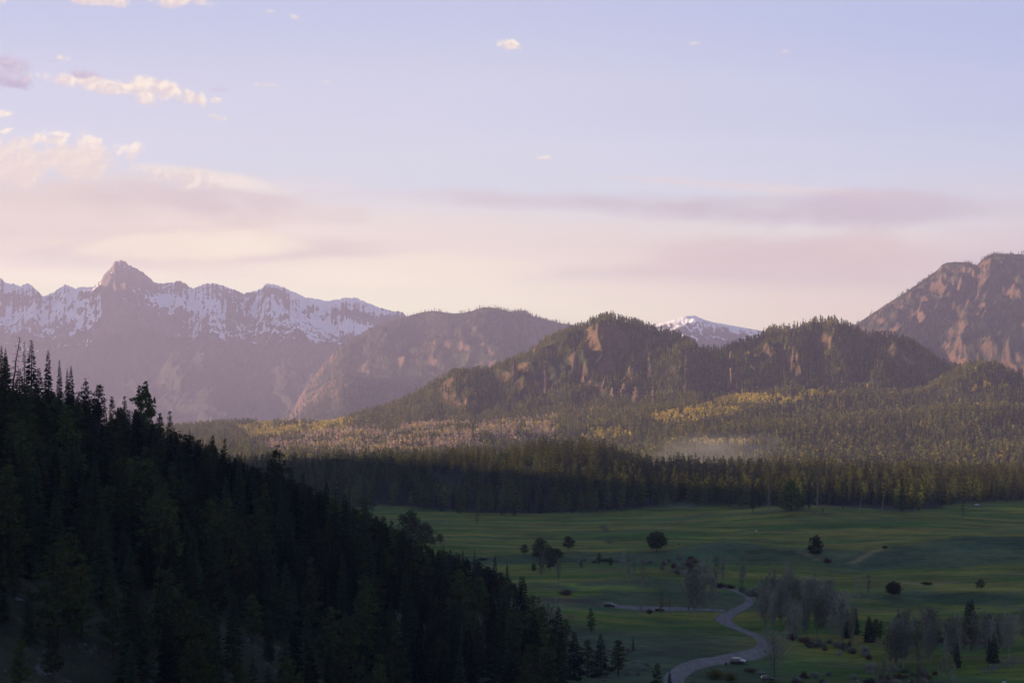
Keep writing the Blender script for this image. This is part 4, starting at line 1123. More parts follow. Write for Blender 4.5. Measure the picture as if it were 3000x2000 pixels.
for i, (px, py, w, h, lab) in enumerate([
    (536, 1954, 15, 22, 'pointed pale boulder standing on the grass slope, nearest the slim pines'),
    (548, 1956, 14, 15, 'rounded pale boulder leaning on the pointed one'),
    (583, 1964, 11, 24, 'tall narrow pale boulder on the grass slope'),
    (597, 1978, 16, 15, 'low pale boulder at the foot of the tall narrow one'),
    (656, 1946, 26, 26, 'slanting pale rock slab on the grass slope, largest of the loose rocks'),
    (190, 1800, 44, 24, 'long broken outcrop on the open slope under the bare trunked pine'),
    (212, 1812, 34, 18, 'lower block of the broken outcrop on the open slope'),
    (101, 1742, 22, 13, 'grey boulder high on the open slope'),
    (57, 1764, 26, 12, 'flat grey boulder on the open slope near the photo border'),
    (459, 1866, 22, 34, 'upright grey rock face among the thin aspens'),
    (543, 1795, 22, 13, 'pale boulder on the upper slope beside the hillside trees'),
    (603, 1818, 10, 10, 'small pale boulder alone below the hillside trees'),
    (249, 1894, 18, 10, 'small rock at the foot of the bare trunked pine'),
    (130, 1916, 20, 9, 'flat rock low on the open grass slope'),
    (375, 1980, 22, 10, 'low grey rock at the bottom border'),
    (474, 1752, 46, 26, 'grey outcrop below the dense hillside trees'),
    (440, 1748, 26, 12, 'small outcrop next to the grey outcrop below the dense trees'),
    (1990, 1594, 8, 5, 'small white stone out on the meadow'),
    (1956, 1930, 7, 6, 'white stone on the grass above the road')]):
    x, d, z = on_ground(px, py, 300, 1400); s = pxm(d)
    o = obj('boulder', RK[i % 4], None, (x, d, z + h / s * .3)); o.scale = (w / s * 1.2, w / s * .9, h / s * 1.25); o.rotation_euler = (.1 * (i % 3), .25 if i < 9 else .1, i * 1.7)
    tag(o, lab, 'boulder')
def rubble():
    g = np.random.default_rng(9); V = []; Q = []; n = 0
    for k in range(150):
        t = g.random(); px = 2860 + 130 * t + g.normal(0, 6); py = 1968 - 34 * t + g.normal(0, 6)
        x, d, z = on_ground(px, py, 450, 700); v, q = rock_mesh(720 + k % 6, 8, 5)
        s = .25 + .75 * g.random() ** 2
        V.append(v * s * [[1.3, 1, .8]] + [[x, d, z + .1 * s]]); Q.append(q + n); n += len(v)
    tag(obj('rubble', mesh_np('rubble', np.concatenate(V), np.concatenate(Q), M['boulder'], tint=(1, 1, 1))), 'loose pale stones scattered down the creek slope', 'rubble', kind='stuff')
rubble()

# rock spires of the middle hills
def spire_mesh(seed, n=14):
    g = np.random.default_rng(seed); m = MB(); t = np.linspace(0, 1, n)
    rad = .60 * (1.05 - .72 * t ** .8) * (1 + .20 * g.normal(0, 1, n)); rad[-1] *= .5
    th = np.arange(9) * 2 * math.pi / 9; lob = 1 + .28 * g.normal(0, 1, 9)
    cx = np.cumsum(g.normal(0, .03, n)); cy = np.cumsum(g.normal(0, .03, n))
    v = np.stack([cx[:, None] + rad[:, None] * np.cos(th) * lob * (1 + .1 * g.normal(0, 1, (n, 9))), cy[:, None] + rad[:, None] * np.sin(th) * lob, np.repeat(t[:, None], 9, 1)], -1)
    i, j = np.meshgrid(np.arange(n - 1), np.arange(9), indexing='ij')
    m.add(v, np.stack([i * 9 + j, i * 9 + (j + 1) % 9, (i + 1) * 9 + (j + 1) % 9, (i + 1) * 9 + j], -1).reshape(-1, 4))
    k = (n - 1) * 9; m.add(v[-1][[0, 2, 4, 6]], [[0, 1, 2, 3]])
    return m
M['spire'] = plain('red_volcanic_rock', (.085, .054, .040), .95, .5, .12)
SPI = [arr(spire_mesh(800 + i), 'rock_spire', M['spire']) for i in range(5)]
def on_hills(px, py):
    u = (px - CX) / F; d = np.arange(2700, 4700, 4.0)
    g = hills_h(np.full(len(d), u), d); i = np.nonzero(g >= (HOR - py) / F * d)[0]
    i = i[0] if len(i) else len(d) - 1
    return u * d[i], d[i], g[i]
for i, (px, top, foot, w, lab) in enumerate([
    (2011, 1026, 1102, 13, 'tall slender rock spire under the saddle of the two cliff hills'),
    (2024, 1024, 1062, 9, 'short rock spire just behind the tall slender one'),
    (2327, 1002, 1078, 11, 'upper rock tower on the face of the second cliff hill'),
    (2320, 1050, 1104, 10, 'lower rock tower on the face of the second cliff hill'),
    (2340, 1060, 1108, 10, 'lowest rock tower under the two on the second cliff hill'),
    (2358, 974, 1012, 16, 'lit rock knob near the top of the second cliff hill'),
    (2391, 1028, 1062, 14, 'rock knob in the shaded middle of the second cliff hill'),
    (2554, 1018, 1056, 9, 'small rock tower on the shaded end of the second cliff hill'),
    (2618, 1020, 1058, 10, 'last rock tower on the shaded end of the second cliff hill'),
    (2142, 1064, 1138, 13, 'rock fin on the near end of the second cliff hill, taller of two'),
    (2160, 1060, 1112, 9, 'rock fin on the near end of the second cliff hill, shorter of two'),
    (2139, 1020, 1056, 11, 'rock knob above the two rock fins'),
    (2062, 1104, 1142, 14, 'low rock cone under the saddle'),
    (1506, 1048, 1118, 12, 'thin red rock rib high on the sunlit end of the first cliff hill'),
    (1596, 1052, 1158, 22, 'large red rock fin on the first cliff hill'),
    (1710, 1094, 1138, 15, 'red rock fin below the summit of the first cliff hill'),
    (1769, 1096, 1134, 12, 'narrow red rock fin below the summit of the first cliff hill'),
    (1795, 1126, 1172, 14, 'lit rock fin at the foot of the first cliff hill'),
    (1830, 1116, 1172, 20, 'broad rock fin at the foot of the first cliff hill'),
    (1868, 1122, 1186, 18, 'dark rock buttress at the foot of the first cliff hill'),
    (1915, 1120, 1186, 16, 'last rock buttress at the foot of the first cliff hill'),
    (1440, 1064, 1092, 9, 'small red rock step on the shoulder of the first cliff hill'),
    (2927, 1066, 1112, 16, 'rounded rock tower on the nearer wooded ridge')]):
    x, d, z = on_hills(px, foot); s = pxm(d); h = (foot - top) / s
    o = obj('rock_spire', SPI[i % 5], None, (float(x), float(d), float(z) - .12 * h)); o.scale = (w / s * 1.15, w / s * 1.9, h * .95); o.rotation_euler.z = i * 1.1
    tag(o, lab, 'rock spire', 'rock spires on the cliff hills')

# ------------------------------------------------------------------ gravel road and parking lane
def road_mat():
    m, nt = new_mat('gravel')
    P = geo(nt).outputs['Position']
    n1 = ntex(nt, mapping(nt, P, (.5, .12, .5)), 1, 5, .6); n2 = ntex(nt, P, 3.0, 4, .7)
    c = mixc(nt, smooth(nt, n1, .35, .65), (.105, .102, .104), (.160, .152, .148))
    c = mixc(nt, mth(nt, 'MULTIPLY', n2, .5), c, (.090, .086, .084))
    out(nt, bsdf(nt, c, .95, n2, .4, .1, .1)); return m
M['gravel'] = road_mat()
def ribbon(name, A, B, mat='gravel', wide=0.0, lift=.22):
    def dens(L):
        L = np.array([on_ground(*p)[:2] for p in L]); s = np.r_[0, np.cumsum(np.hypot(*np.diff(L, axis=0).T))]; s /= s[-1]
        return L, s
    A, sa = dens(A); B, sb = dens(B)
    t = np.linspace(0, 1, 150)
    def sm(L, s):
        v = np.stack([np.interp(t, s, L[:, 0]), np.interp(t, s, L[:, 1])], 1)
        for _ in range(6): v[1:-1] = (v[:-2] + 2 * v[1:-1] + v[2:]) / 4
        return v
    a, b = sm(A, sa), sm(B, sb)
    g = np.random.default_rng(3)
    k = np.linspace(0, 1, 9)
    X = a[:, None, 0] * (1 - k) + b[:, None, 0] * k; Y = a[:, None, 1] * (1 - k) + b[:, None, 1] * k
    jag = .45 * noise(np.arange(150) / 2.3, np.zeros(150), 8); X[:, 0] += jag; X[:, -1] += jag[::-1]
    dx, dy = b[:, 0] - a[:, 0], b[:, 1] - a[:, 1]; ln = np.hypot(dx, dy) + 1e-6; ex = (k * 2 - 1)[None] * wide
    X = X + (dx / ln)[:, None] * ex; Y = Y + (dy / ln)[:, None] * ex
    Z = ground_h(X, Y) + lift; Z[:, 0] -= .45; Z[:, -1] -= .45
    return tag(obj(name, grid_mesh(name, X, Y, Z, M[mat], np.ones(X.shape + (3,)))), kind='structure')
def verge_mat():
    m, nt = new_mat('worn_verge'); P = geo(nt).outputs['Position']
    n = ntex(nt, mapping(nt, P, (.35, .35, .35)), 1, 6, .7)
    out(nt, bsdf(nt, mixc(nt, smooth(nt, n, .40, .60), (.050, .075, .018), (.105, .090, .060)), .95, n, .5, .2, .05)); return m
M['verge'] = verge_mat()
ROAD = ([(2108, 1721), (2160, 1728), (2203, 1736), (2218, 1744), (2216, 1762), (2193, 1783), (2157, 1803), (2147, 1816), (2160, 1829), (2193, 1847), (2234, 1859), (2262, 1880), (2268, 1905), (2239, 1931), (2185, 1938), (2127, 1946), (2050, 1958), (2010, 1985), (1995, 2040), (2000, 2100)],
       [(2104, 1723), (2152, 1737), (2183, 1750), (2185, 1760), (2160, 1775), (2124, 1790), (2090, 1806), (2087, 1816), (2116, 1830), (2162, 1849), (2203, 1864), (2216, 1880), (2214, 1890), (2203, 1898), (2152, 1910), (2101, 1918), (2040, 1926), (1985, 1942), (1946, 1968), (1930, 2010)])
ribbon('road_verge', *ROAD, mat='verge', wide=.9, lift=.10)
ribbon('road', *ROAD)
ribbon('parking_lane', [(1776, 1768), (1878, 1775), (2022, 1780), (2098, 1784), (2128, 1786)], [(1776, 1779), (1878, 1788), (1974, 1790), (2060, 1789), (2118, 1793)])

# ------------------------------------------------------------------ cars
def paint(name, col, rough=.3, metal=.0, coat=.4):
    m, nt = new_mat(name)
    f = ntex(nt, geo(nt).outputs['Position'], 1.5, 5)
    p = nt.nodes.new('ShaderNodeBsdfPrincipled')
    nt.links.new(mixc(nt, smooth(nt, f, .5, .75), col, tuple(c * .7 + .03 for c in col)), p.inputs['Base Color'])
    p.inputs['Roughness'].default_value = rough; p.inputs['Metallic'].default_value = metal; p.inputs['Coat Weight'].default_value = coat
    out(nt, p.outputs[0]); return m
M['black_paint'] = paint('black_paint', (.012, .013, .016)); M['navy_paint'] = paint('dark_blue_paint', (.012, .014, .022)); M['red_paint'] = paint('dark_red_paint', (.07, .018, .018))
M['white_paint'] = paint('white_paint', (.50, .52, .55)); M['glass'] = paint('dark_glass', (.010, .012, .014), .08); M['rubber'] = plain('rubber', (.018, .018, .018), .9)
M['alloy'] = paint('alloy', (.45, .45, .46), .35, .8); M['lamp'] = paint('headlamp_glass', (.75, .76, .78), .1); M['tail'] = paint('tail_lamp', (.25, .02, .02), .2); M['trim'] = paint('dark_trim', (.02, .02, .022), .6)
def loft(mb, secs):                     # sections: equal-length closed loops of points
    S = np.array(secs, float); n, k, _ = S.shape
    i, j = np.meshgrid(np.arange(n - 1), np.arange(k), indexing='ij')
    mb.add(S, np.stack([i * k + j, i * k + (j + 1) % k, (i + 1) * k + (j + 1) % k, (i + 1) * k + j], -1).reshape(-1, 4))
    for e in (0, n - 1):
        for q in range(1, k - 2, 2): mb.add(S[e][[0, q, q + 1, q + 2 if q + 2 < k else 0]], [[0, 1, 2, 3]])
def car(name, at, rz, mat, label, kind='suv', L=4.7, Wd=1.85, Hh=1.65):
    e = empty(name, at, rz)
    # body: length stations along x (front = +x)
    def sec(x, w, z0, z1, top):
        return [(x, -w * .86, z0), (x, -w, z0 + .15), (x, -w, z1 - .12), (x, -w * .93, z1), (x, -w * .5, top), (x, w * .5, top), (x, w * .93, z1), (x, w, z1 - .12), (x, w, z0 + .15), (x, w * .86, z0)]
    w = Wd / 2; b = MB(); belt = .62 * Hh
    st = [(-.5, .84, .38, .40, .42), (-.49, .93, .30, .80, .82), (-.45, .98, .26, .96, .99), (-.3, 1, .25, .98, 1.0), (0, 1, .25, .96, .98), (.2, 1, .25, .94, .97), (.28, .99, .25, .92, .97), (.40, .96, .26, .86, .92), (.47, .90, .28, .74, .80), (.5, .80, .36, .56, .58)]
    loft(b, [sec(x * L, w * ww, z0, z1 * belt, tp * belt) for x, ww, z0, z1, tp in st])
    b.build('body', M[mat], e, True)
    c = MB(); gl = MB()
    if kind == 'sedan': prof = [(-.40, .98), (-.24, 1.40 * .68), (.05, 1.42 * .70), (.24, .96)]
    roofz = Hh; rear, r0, r1, fr = (-.49, -.43, .06, .25) if kind == 'suv' else (-.42, -.22, .05, .24) if kind == 'sedan' else (-.12, -.08, .10, .25)
    cw0, cw1 = w * .92, w * .74
    def cs(x, z, ww): return [(x, -ww, z), (x, -ww * .96, z + .03), (x, ww * .96, z + .03), (x, ww, z)]
    lo = belt * .97
    # roof shell and pillars as a frame
    P = [(rear * L, lo, cw0), (r0 * L, roofz - .06, cw1), ((r0 + r1) / 2 * L, roofz, cw1), (r1 * L, roofz - .05, cw1), (fr * L, lo, cw0)]
    loft(c, [[(x, -ww, z), (x, -ww * .8, z + .035), (x, ww * .8, z + .035), (x, ww, z)] for x, z, ww in P])
    c.build('roof', M[mat], e, True)
    for s in (-1, 1):
        xs = [rear * L * .96, fr * L * .94]; n = 3
        q = MB()
        top = [(r0 * L + .08, roofz - .10), ((r0 + r1) / 2 * L, roofz - .06), (r1 * L - .02, roofz - .10)]
        bot = [(rear * L + .12, lo), ((r0 + r1) / 2 * L, lo), (fr * L - .16, lo)]
        v = [(x, s * (cw0 + .004), z) for x, z in bot] + [(x, s * (cw1 + .012), z) for x, z in top]
        q.add(v, [[0, 1, 4, 3], [1, 2, 5, 4]]); q.build('side_window', M['glass'], e)
        p = MB(); xm = (r0 + r1) / 2 * L
        p.add([(xm - .05, s * (cw0 + .014), lo), (xm + .05, s * (cw0 + .014), lo), (xm + .05, s * (cw1 + .022), roofz - .07), (xm - .05, s * (cw1 + .022), roofz - .07)], [[0, 1, 2, 3]]); p.build('pillar', M[mat], e)
    q = MB(); q.add([(fr * L + .012, -cw0 * .9, lo + .02), (fr * L + .012, cw0 * .9, lo + .02), (r1 * L + .05, cw1 * .9, roofz - .08), (r1 * L + .05, -cw1 * .9, roofz - .08)], [[0, 1, 2, 3]]); q.build('windscreen', M['glass'], e)
    q = MB(); q.add([(rear * L - .012, -cw0 * .88, lo + .04), (rear * L - .012, cw0 * .88, lo + .04), (r0 * L - .04, cw1 * .88, roofz - .10), (r0 * L - .04, -cw1 * .88, roofz - .10)], [[0, 1, 2, 3]]); q.build('rear_window', M['glass'], e)
    if kind == 'pickup':
        q = MB(); q.box((-.31 * L, 0, belt + .004), (.34 * L, Wd * .78, .02)); q.build('truck_bed', M['trim'], e)
    th = np.arange(18) * 2 * math.pi / 18
    for x in (-.31, .31):
        for s in (-1, 1):
            r = .35
            def ring(rad, y): return [(x * L + rad * math.cos(t), y, r + rad * math.sin(t)) for t in th]
            m = MB(); loft(m, [ring(r * .62, s * (w - .20)), ring(r * .97, s * (w - .20)), ring(r, s * (w - .16)), ring(r, s * (w + .01)), ring(r * .95, s * (w + .035)), ring(r * .62, s * (w + .03))])
            wh = m.build('wheel', M['rubber'], e, True)
            k = MB(); loft(k, [ring(r * .61, s * (w + .026)), ring(r * .5, s * (w + .012)), ring(r * .18, s * (w + .018)), ring(.02, s * (w + .022))]); k.build('rim', M['alloy'], wh, False)
    for s in (-1, 1):
        q = MB(); q.box((.478 * L, s * w * .66, belt * .70), (.14, .34, .15), 0); q.build('headlight', M['lamp'], e)
        q = MB(); q.box((-.487 * L, s * w * .80, belt * .80), (.10, .22, .22), 0); q.build('tail_light', M['tail'], e)
        q = MB(); q.box((fr * L - .35, s * (w + .09), lo + .06), (.16, .2, .14)); q.build('mirror', M[mat], e)
    q = MB(); q.box((.492 * L, 0, .44), (.10, Wd * .74, .16)); q.build('bumper', M['trim'], e)
    tag(e, label, 'car', 'cars parked along the gravel')
    return e
def park(px, foot, *a, **k):
    x, d, z = on_ground(px, foot, 400, 1200); k.setdefault('L', 4.7)
    return (x, d, z + .22)
car('parked_car', park(1787, 1778), R(-14), 'black_paint', 'black car parked at the far end of the gravel lane', 'suv', 5.0, 1.9, 1.75)
car('parked_car', park(1933, 1789), R(-4), 'red_paint', 'dark red car parked on the gravel lane behind a thin tree', 'pickup', 4.3, 1.8, 1.6)
car('parked_car', park(2160, 1945), R(-8), 'navy_paint', 'dark car parked at the road pull-out in front of a white car', 'suv', 5.0, 1.9, 1.72)
car('parked_car', park(2164, 1942.2), R(-8), 'white_paint', 'white car parked close behind a dark car at the road pull-out', 'suv', 4.7, 1.85, 1.72)
car('parked_car', park(2249, 1994), R(8), 'trim', 'dark car half hidden in the brush under the big bare tree', 'suv', 4.2, 1.75, 1.5)

# small things of the valley
def post_fence(pts, label, n):
    L = np.array([on_ground(*p)[:2] for p in pts]); s = np.r_[0, np.cumsum(np.hypot(*np.diff(L, axis=0).T))]; t = np.linspace(0, s[-1], n)
    X = np.interp(t, s, L[:, 0]); Y = np.interp(t, s, L[:, 1]); Z = ground_h(X, Y)
    e = empty('wire_fence', (float(X[0]), float(Y[0]), float(Z[0])))
    o = np.array([X[0], Y[0], Z[0]]); m = MB(); m.box((0, 0, .45), (.16, .16, 1.9)); V, Q = m.arrays(); pm = mesh_np('post', V, Q, M['bark'], tint=(1, 1, 1))
    for x, y, z in zip(X, Y, Z): obj('post', pm, e, tuple(np.array([x, y, z]) - o))
    for h in (.55, .9, 1.25):
        m = MB(); m.tube(np.stack([X, Y, Z + h], 1) - o, .015, 4); m.build('wire', M['bark'], e)
    tag(e, label, 'fence')
post_fence([(1785, 1589), (1850, 1586), (1990, 1583), (2120, 1585)], 'thin post and wire fence crossing the meadow behind the large round pine', 48)
post_fence([(2200, 1590), (2260, 1592), (2325, 1594)], 'short post and wire fence on the meadow before the egg shaped pine', 18)
post_fence([(2690, 1830), (2780, 1822), (2900, 1808), (3030, 1792)], 'post and wire fence along the green pasture above the creek', 44)

x, d, z = on_ground(2941, 2008, 400, 700)
e = empty('road_sign', (x, d, z)); m = MB(); m.box((-.35, 0, .9), (.1, .1, 2.0)); m.build('post', M['bark'], e); m = MB(); m.box((.35, 0, .9), (.1, .1, 2.0)); m.build('post', M['bark'], e)
M['teal'] = paint('teal_board', (.015, .10, .12), .5); M['board'] = paint('pale_board', (.40, .52, .55), .5)
m = MB(); m.box((0, -.08, 1.72), (1.15, .05, .62)); m.build('sign_panel', M['teal'], e); m = MB(); m.box((0, -.08, 1.16), (1.05, .05, .42)); m.build('notice_panel', M['board'], e)
tag(e, 'teal sign board with a pale lower panel beside the track in the photo corner', 'sign')
x, d, z = on_ground(2664, 2004, 400, 700)
e = empty('marker_post', (x, d, z)); m = MB(); m.tube([(0, 0, -.3), (0, 0, .8)], .05, 8); m.build('post', M['bark'], e); m = MB(); m.box((0, 0, 1.0), (.42, .12, .34)); m.build('plate', M['white_paint'], e)
tag(e, 'white marker plate on a short post by the creek at the bottom border', 'marker')
x, d, z = on_ground(2216, 1556, 900, 1500)
e = empty('trough', (x, d, z)); m = MB(); m.box((0, 0, .35), (1.0, .7, .7)); m.build('tank', M['white_paint'], e); m = MB(); m.box((0, 0, .72), (1.1, .8, .08)); m.build('rim', M['alloy'], e)
tag(e, 'small white box out on the far meadow', 'box')
x, d, z = on_ground(2127, 1950, 400, 800)
e = empty('litter_bin', (x, d, z + .1)); m = MB(); m.tube([(0, 0, 0), (0, 0, .5), (0.05, 0, 1.0)], [.28, .34, .36], 12); m.build('drum', M['trim'], e); m = MB(); m.tube([(0.05, 0, 1.0), (.06, 0, 1.06), (.07, 0, 1.16)], [.40, .38, .08], 12); m.build('lid', M['trim'], e)
tag(e, 'dark bin standing just behind the dark car at the pull-out', 'bin')
# camper at the edge of the far pasture
x, d, z = on_ground(2862, 1482, 1200, 2300)
M['pale_body'] = paint('weathered_white_paint', (.30, .31, .33), .5)
e = empty('camper_trailer', (x, d, z)); e.scale = (.75, .75, .75); e.rotation_euler.z = .5; m = MB()
loft(m, [[(xx, -1.1, .5), (xx, -1.15, zz * .9), (xx, -.9, zz), (xx, .9, zz), (xx, 1.15, zz * .9), (xx, 1.1, .5)] for xx, zz in ((-2.6, 1.9), (-2.4, 2.5), (2.0, 2.6), (2.6, 1.9))]); m.build('cabin', M['pale_body'], e)
m = MB(); m.box((.3, -1.16, 1.7), (1.4, .04, .6)); m.build('window', M['glass'], e)
for s in (-1, 1):
    m = MB(); m.tube([(0, s * 1.0, .35), (0, s * 1.2, .35)], .35, 14); m.build('wheel', M['rubber'], e)
tag(e, 'white camper under the trees at the edge of the far pasture', 'camper')
# post on the knoll
x, d, z = on_ground(2411, 1500, 1200, 1800)
e = empty('stump', (x, d, z)); m = MB(); m.tube([(0, 0, -.3), (.05, 0, 1.2), (.0, .1, 3.4)], [.38, .30, .22], 8); m.build('trunk', M['bark'], e); m = MB(); m.tube([(.02, 0, 2.2), (.6, 0, 2.9)], [.12, .05], 6); m.build('branch', M['bark'], e)
tag(e, 'dark broken stump on the grass of the knoll', 'stump')

# ------------------------------------------------------------------ thin smoke over the wood
def smoke():
    m, nt = new_mat('thin_smoke'); nt.nodes.clear()
    tc = nt.nodes.new('ShaderNodeTexCoord')
    ln = nt.nodes.new('ShaderNodeVectorMath'); ln.operation = 'LENGTH'; nt.links.new(tc.outputs['Object'], ln.inputs[0])
    n = ntex(nt, mapping(nt, tc.outputs['Object'], (1.5, 1, 1.2), rot=(0, R(25), 0)), 1.3, 4, .6, .4)
    f = smooth(nt, mth(nt, 'ADD', mth(nt, 'SUBTRACT', 1.0, ln.outputs['Value']), mth(nt, 'MULTIPLY', mth(nt, 'SUBTRACT', n, .55), 1.5)), .0, .8)
    v = nt.nodes.new('ShaderNodeVolumePrincipled'); v.inputs['Color'].default_value = (.9, .88, .92, 1); v.inputs['Anisotropy'].default_value = .2
    for k in ('Density Attribute', 'Temperature Attribute', 'Color Attribute'): v.inputs[k].default_value = ''
    nt.links.new(mth(nt, 'MULTIPLY', f, .0026), v.inputs['Density'])
    o = nt.nodes.new('ShaderNodeOutputMaterial'); nt.links.new(v.outputs[0], o.inputs['Volume'])
    V, Q = rock_mesh(1, 24, 14); V = V / (np.linalg.norm(V, axis=1)[:, None] + 1e-9)
    ob = obj('smoke', mesh_np('smoke', V, Q[:, ::-1], m), None, (( 2075 - CX) / F * 2560, 2560, -32)); ob.scale = (130, 80, 34)
    tag(ob, 'thin drifting smoke above the wood behind the meadow', 'smoke', kind='stuff')
smoke()

# ------------------------------------------------------------------ air
def haze():
    m, nt = new_mat('haze_air'); nt.nodes.clear()
    v = nt.nodes.new('ShaderNodeVolumePrincipled')
    v.inputs['Color'].default_value = HAZE_COL; v.inputs['Density'].default_value = HAZE_DENS; v.inputs['Anisotropy'].default_value = .15
    for k in ('Density Attribute', 'Temperature Attribute', 'Color Attribute'): v.inputs[k].default_value = ''
    o = nt.nodes.new('ShaderNodeOutputMaterial'); nt.links.new(v.outputs[0], o.inputs['Volume'])
    b = MB(); b.box((0, 8400, 585), (2 * 7600, 17600, 1670))
    V, Q = b.arrays(); ob = obj('haze', mesh_np('haze', V, Q, m)); tag(ob, kind='stuff', label='pale lilac evening haze filling the valley out to the mountains', cat='haze')
HAZE_COL = (.68, .63, 1.0, 1); HAZE_DENS = 5.0e-5
haze()

# ------------------------------------------------------------------ sky, sun and camera
SUN_EL, SUN_AZ = R(6.0), R(0)        # height; how far beyond square to the view, on the left
sdir = (-math.cos(SUN_EL) * math.cos(SUN_AZ), math.cos(SUN_EL) * math.sin(SUN_AZ), math.sin(SUN_EL))
SUN_E, SKY_S, EXPO = 5.0, .05, 1.75
def sky():
    w = bpy.data.worlds.new('World'); scene.world = w; w.use_nodes = True
    w.cycles.sampling_method = 'MANUAL'; w.cycles.sample_map_resolution = 256
    nt = w.node_tree; nt.nodes.clear()
    st = nt.nodes.new('ShaderNodeTexSky'); st.sky_type = 'NISHITA'; st.sun_disc = False
    st.sun_elevation = SUN_EL; st.sun_rotation = math.atan2(sdir[0], sdir[1]); st.altitude = 2200; st.air_density = 1.0; st.dust_density = 1.2; st.ozone_density = 1.6
    tc = nt.nodes.new('ShaderNodeTexCoord')
    sp = nt.nodes.new('ShaderNodeSeparateXYZ'); nt.links.new(tc.outputs['Generated'], sp.inputs[0])
    yy = mth(nt, 'MAXIMUM', mth(nt, 'ABSOLUTE', sp.outputs['Y']), .12)
    U = mth(nt, 'DIVIDE', sp.outputs['X'], yy); Vv = mth(nt, 'DIVIDE', sp.outputs['Z'], yy)
    cb = nt.nodes.new('ShaderNodeCombineXYZ'); nt.links.new(U, cb.inputs[0]); nt.links.new(Vv, cb.inputs[1])
    UV = cb.outputs[0]
    S = 1 / SKY_S / 2 ** EXPO
    def col(r, g, b, k=1.0):             # sRGB 0-255 to linear, as bright as it shows
        f = lambda c: ((c / 255 + .055) / 1.055) ** 2.4 if c > 10 else c / 255 / 12.92
        return tuple(f(c) * S * k for c in (r, g, b))
    base = mixc(nt, 1.0, st.outputs[0], SKY_TINT, 'MULTIPLY')
    # clear air: lilac blue overhead, paler and warmer toward the horizon
    ramp = nt.nodes.new('ShaderNodeValToRGB'); nt.links.new(mth(nt, 'MULTIPLY', Vv, 1 / .25, True), ramp.inputs[0])
    cr = ramp.color_ramp; cr.interpolation = 'EASE'
    stops = [(0.0, (244, 234, 224)), (.34, (242, 230, 225)), (.52, (219, 217, 234)), (.68, (215, 213, 235)), (.9, (200, 203, 234))]
    cr.elements[0].position = stops[0][0]; cr.elements[0].color = (*[c / S for c in col(*stops[0][1])], 1)
    cr.elements[1].position = stops[-1][0]; cr.elements[1].color = (*[c / S for c in col(*stops[-1][1])], 1)
    for p, c in stops[1:-1]:
        e = cr.elements.new(p); e.color = (*[q / S for q in col(*c)], 1)
    grad = mixc(nt, 1.0, ramp.outputs[0], (S, S, S), 'MULTIPLY')
    c = mixc(nt, SKY_MIX, base, grad)
    # deeper blue away from the sun
    away = smooth(nt, U, -.05, .32)
    c = mixc(nt, mth(nt, 'MULTIPLY', mth(nt, 'MULTIPLY', away, smooth(nt, Vv, .09, .2)), .55), c, col(178, 189, 229))
    # the sky overhead, above the picture, is deeper
    hi_ = smooth(nt, sp.outputs['Z'], .24, .75)
    c = mixc(nt, hi_, c, mixc(nt, 1.0, c, (.27, .45, .56), 'MULTIPLY'))
    # faint streaks
    s0 = ntex(nt, mapping(nt, UV, (2.2, 26, 1), rot=(0, 0, R(3))), 1, 4, .5, .3)
    c = mixc(nt, mth(nt, 'MULTIPLY', mth(nt, 'MULTIPLY', smooth(nt, s0, .42, .72), smooth(nt, Vv, .22, .12)), .30), c, col(224, 220, 234))
    # the veil of cloud over the mountains
    n1 = ntex(nt, mapping(nt, UV, (4.2, 15, 1), loc=(.3, .2, 0)), 1, 5, .52, .5)
    n2 = ntex(nt, mapping(nt, UV, (2.6, 22, 1), loc=(5.1, .7, 0), rot=(0, 0, R(-4))), 1, 5, .5, .3)
    edge = mth(nt, 'ADD', mth(nt, 'MULTIPLY', smooth(nt, U, -.02, -.24), .012), .122)
    vk = mth(nt, 'SUBTRACT', edge, Vv)
    veil = smooth(nt, mth(nt, 'ADD', vk, mth(nt, 'MULTIPLY', mth(nt, 'SUBTRACT', n1, .5), .10)), -.012, .034)
    pink = mixc(nt, smooth(nt, U, -.25, .28), col(240, 224, 221), col(220, 203, 214))
    low = mixc(nt, smooth(nt, U, -.1, .26), col(246, 235, 224), col(231, 211, 212))
    vc = mixc(nt, smooth(nt, Vv, .105, .050), pink, low)
    vc = mixc(nt, mth(nt, 'MULTIPLY', smooth(nt, n2, .45, .66), smooth(nt, Vv, .06, .10)), vc, mixc(nt, smooth(nt, U, -.2, .2), col(213, 197, 208), col(204, 189, 207)))
    vc = mixc(nt, mth(nt, 'MULTIPLY', smooth(nt, n1, .54, .74), .55), vc, col(243, 227, 221))
    c = mixc(nt, mth(nt, 'MULTIPLY', veil, .93), c, vc)
    wide = ntex(nt, mapping(nt, UV, (7, 24, 1), loc=(2.3, 1.1, 0)), 1, 5, .55, .6)
    # piled cloud, puffs and shreds
    fine = ntex(nt, UV, 120, 8, .70, .5); big = ntex(nt, UV, 52, 4, .55, .3)
    fine2 = ntex(nt, mapping(nt, UV, (1, 1, 1), loc=(.0022, -.0018, 0)), 120, 8, .70, .5)
    relief = mth(nt, 'SUBTRACT', fine, fine2)
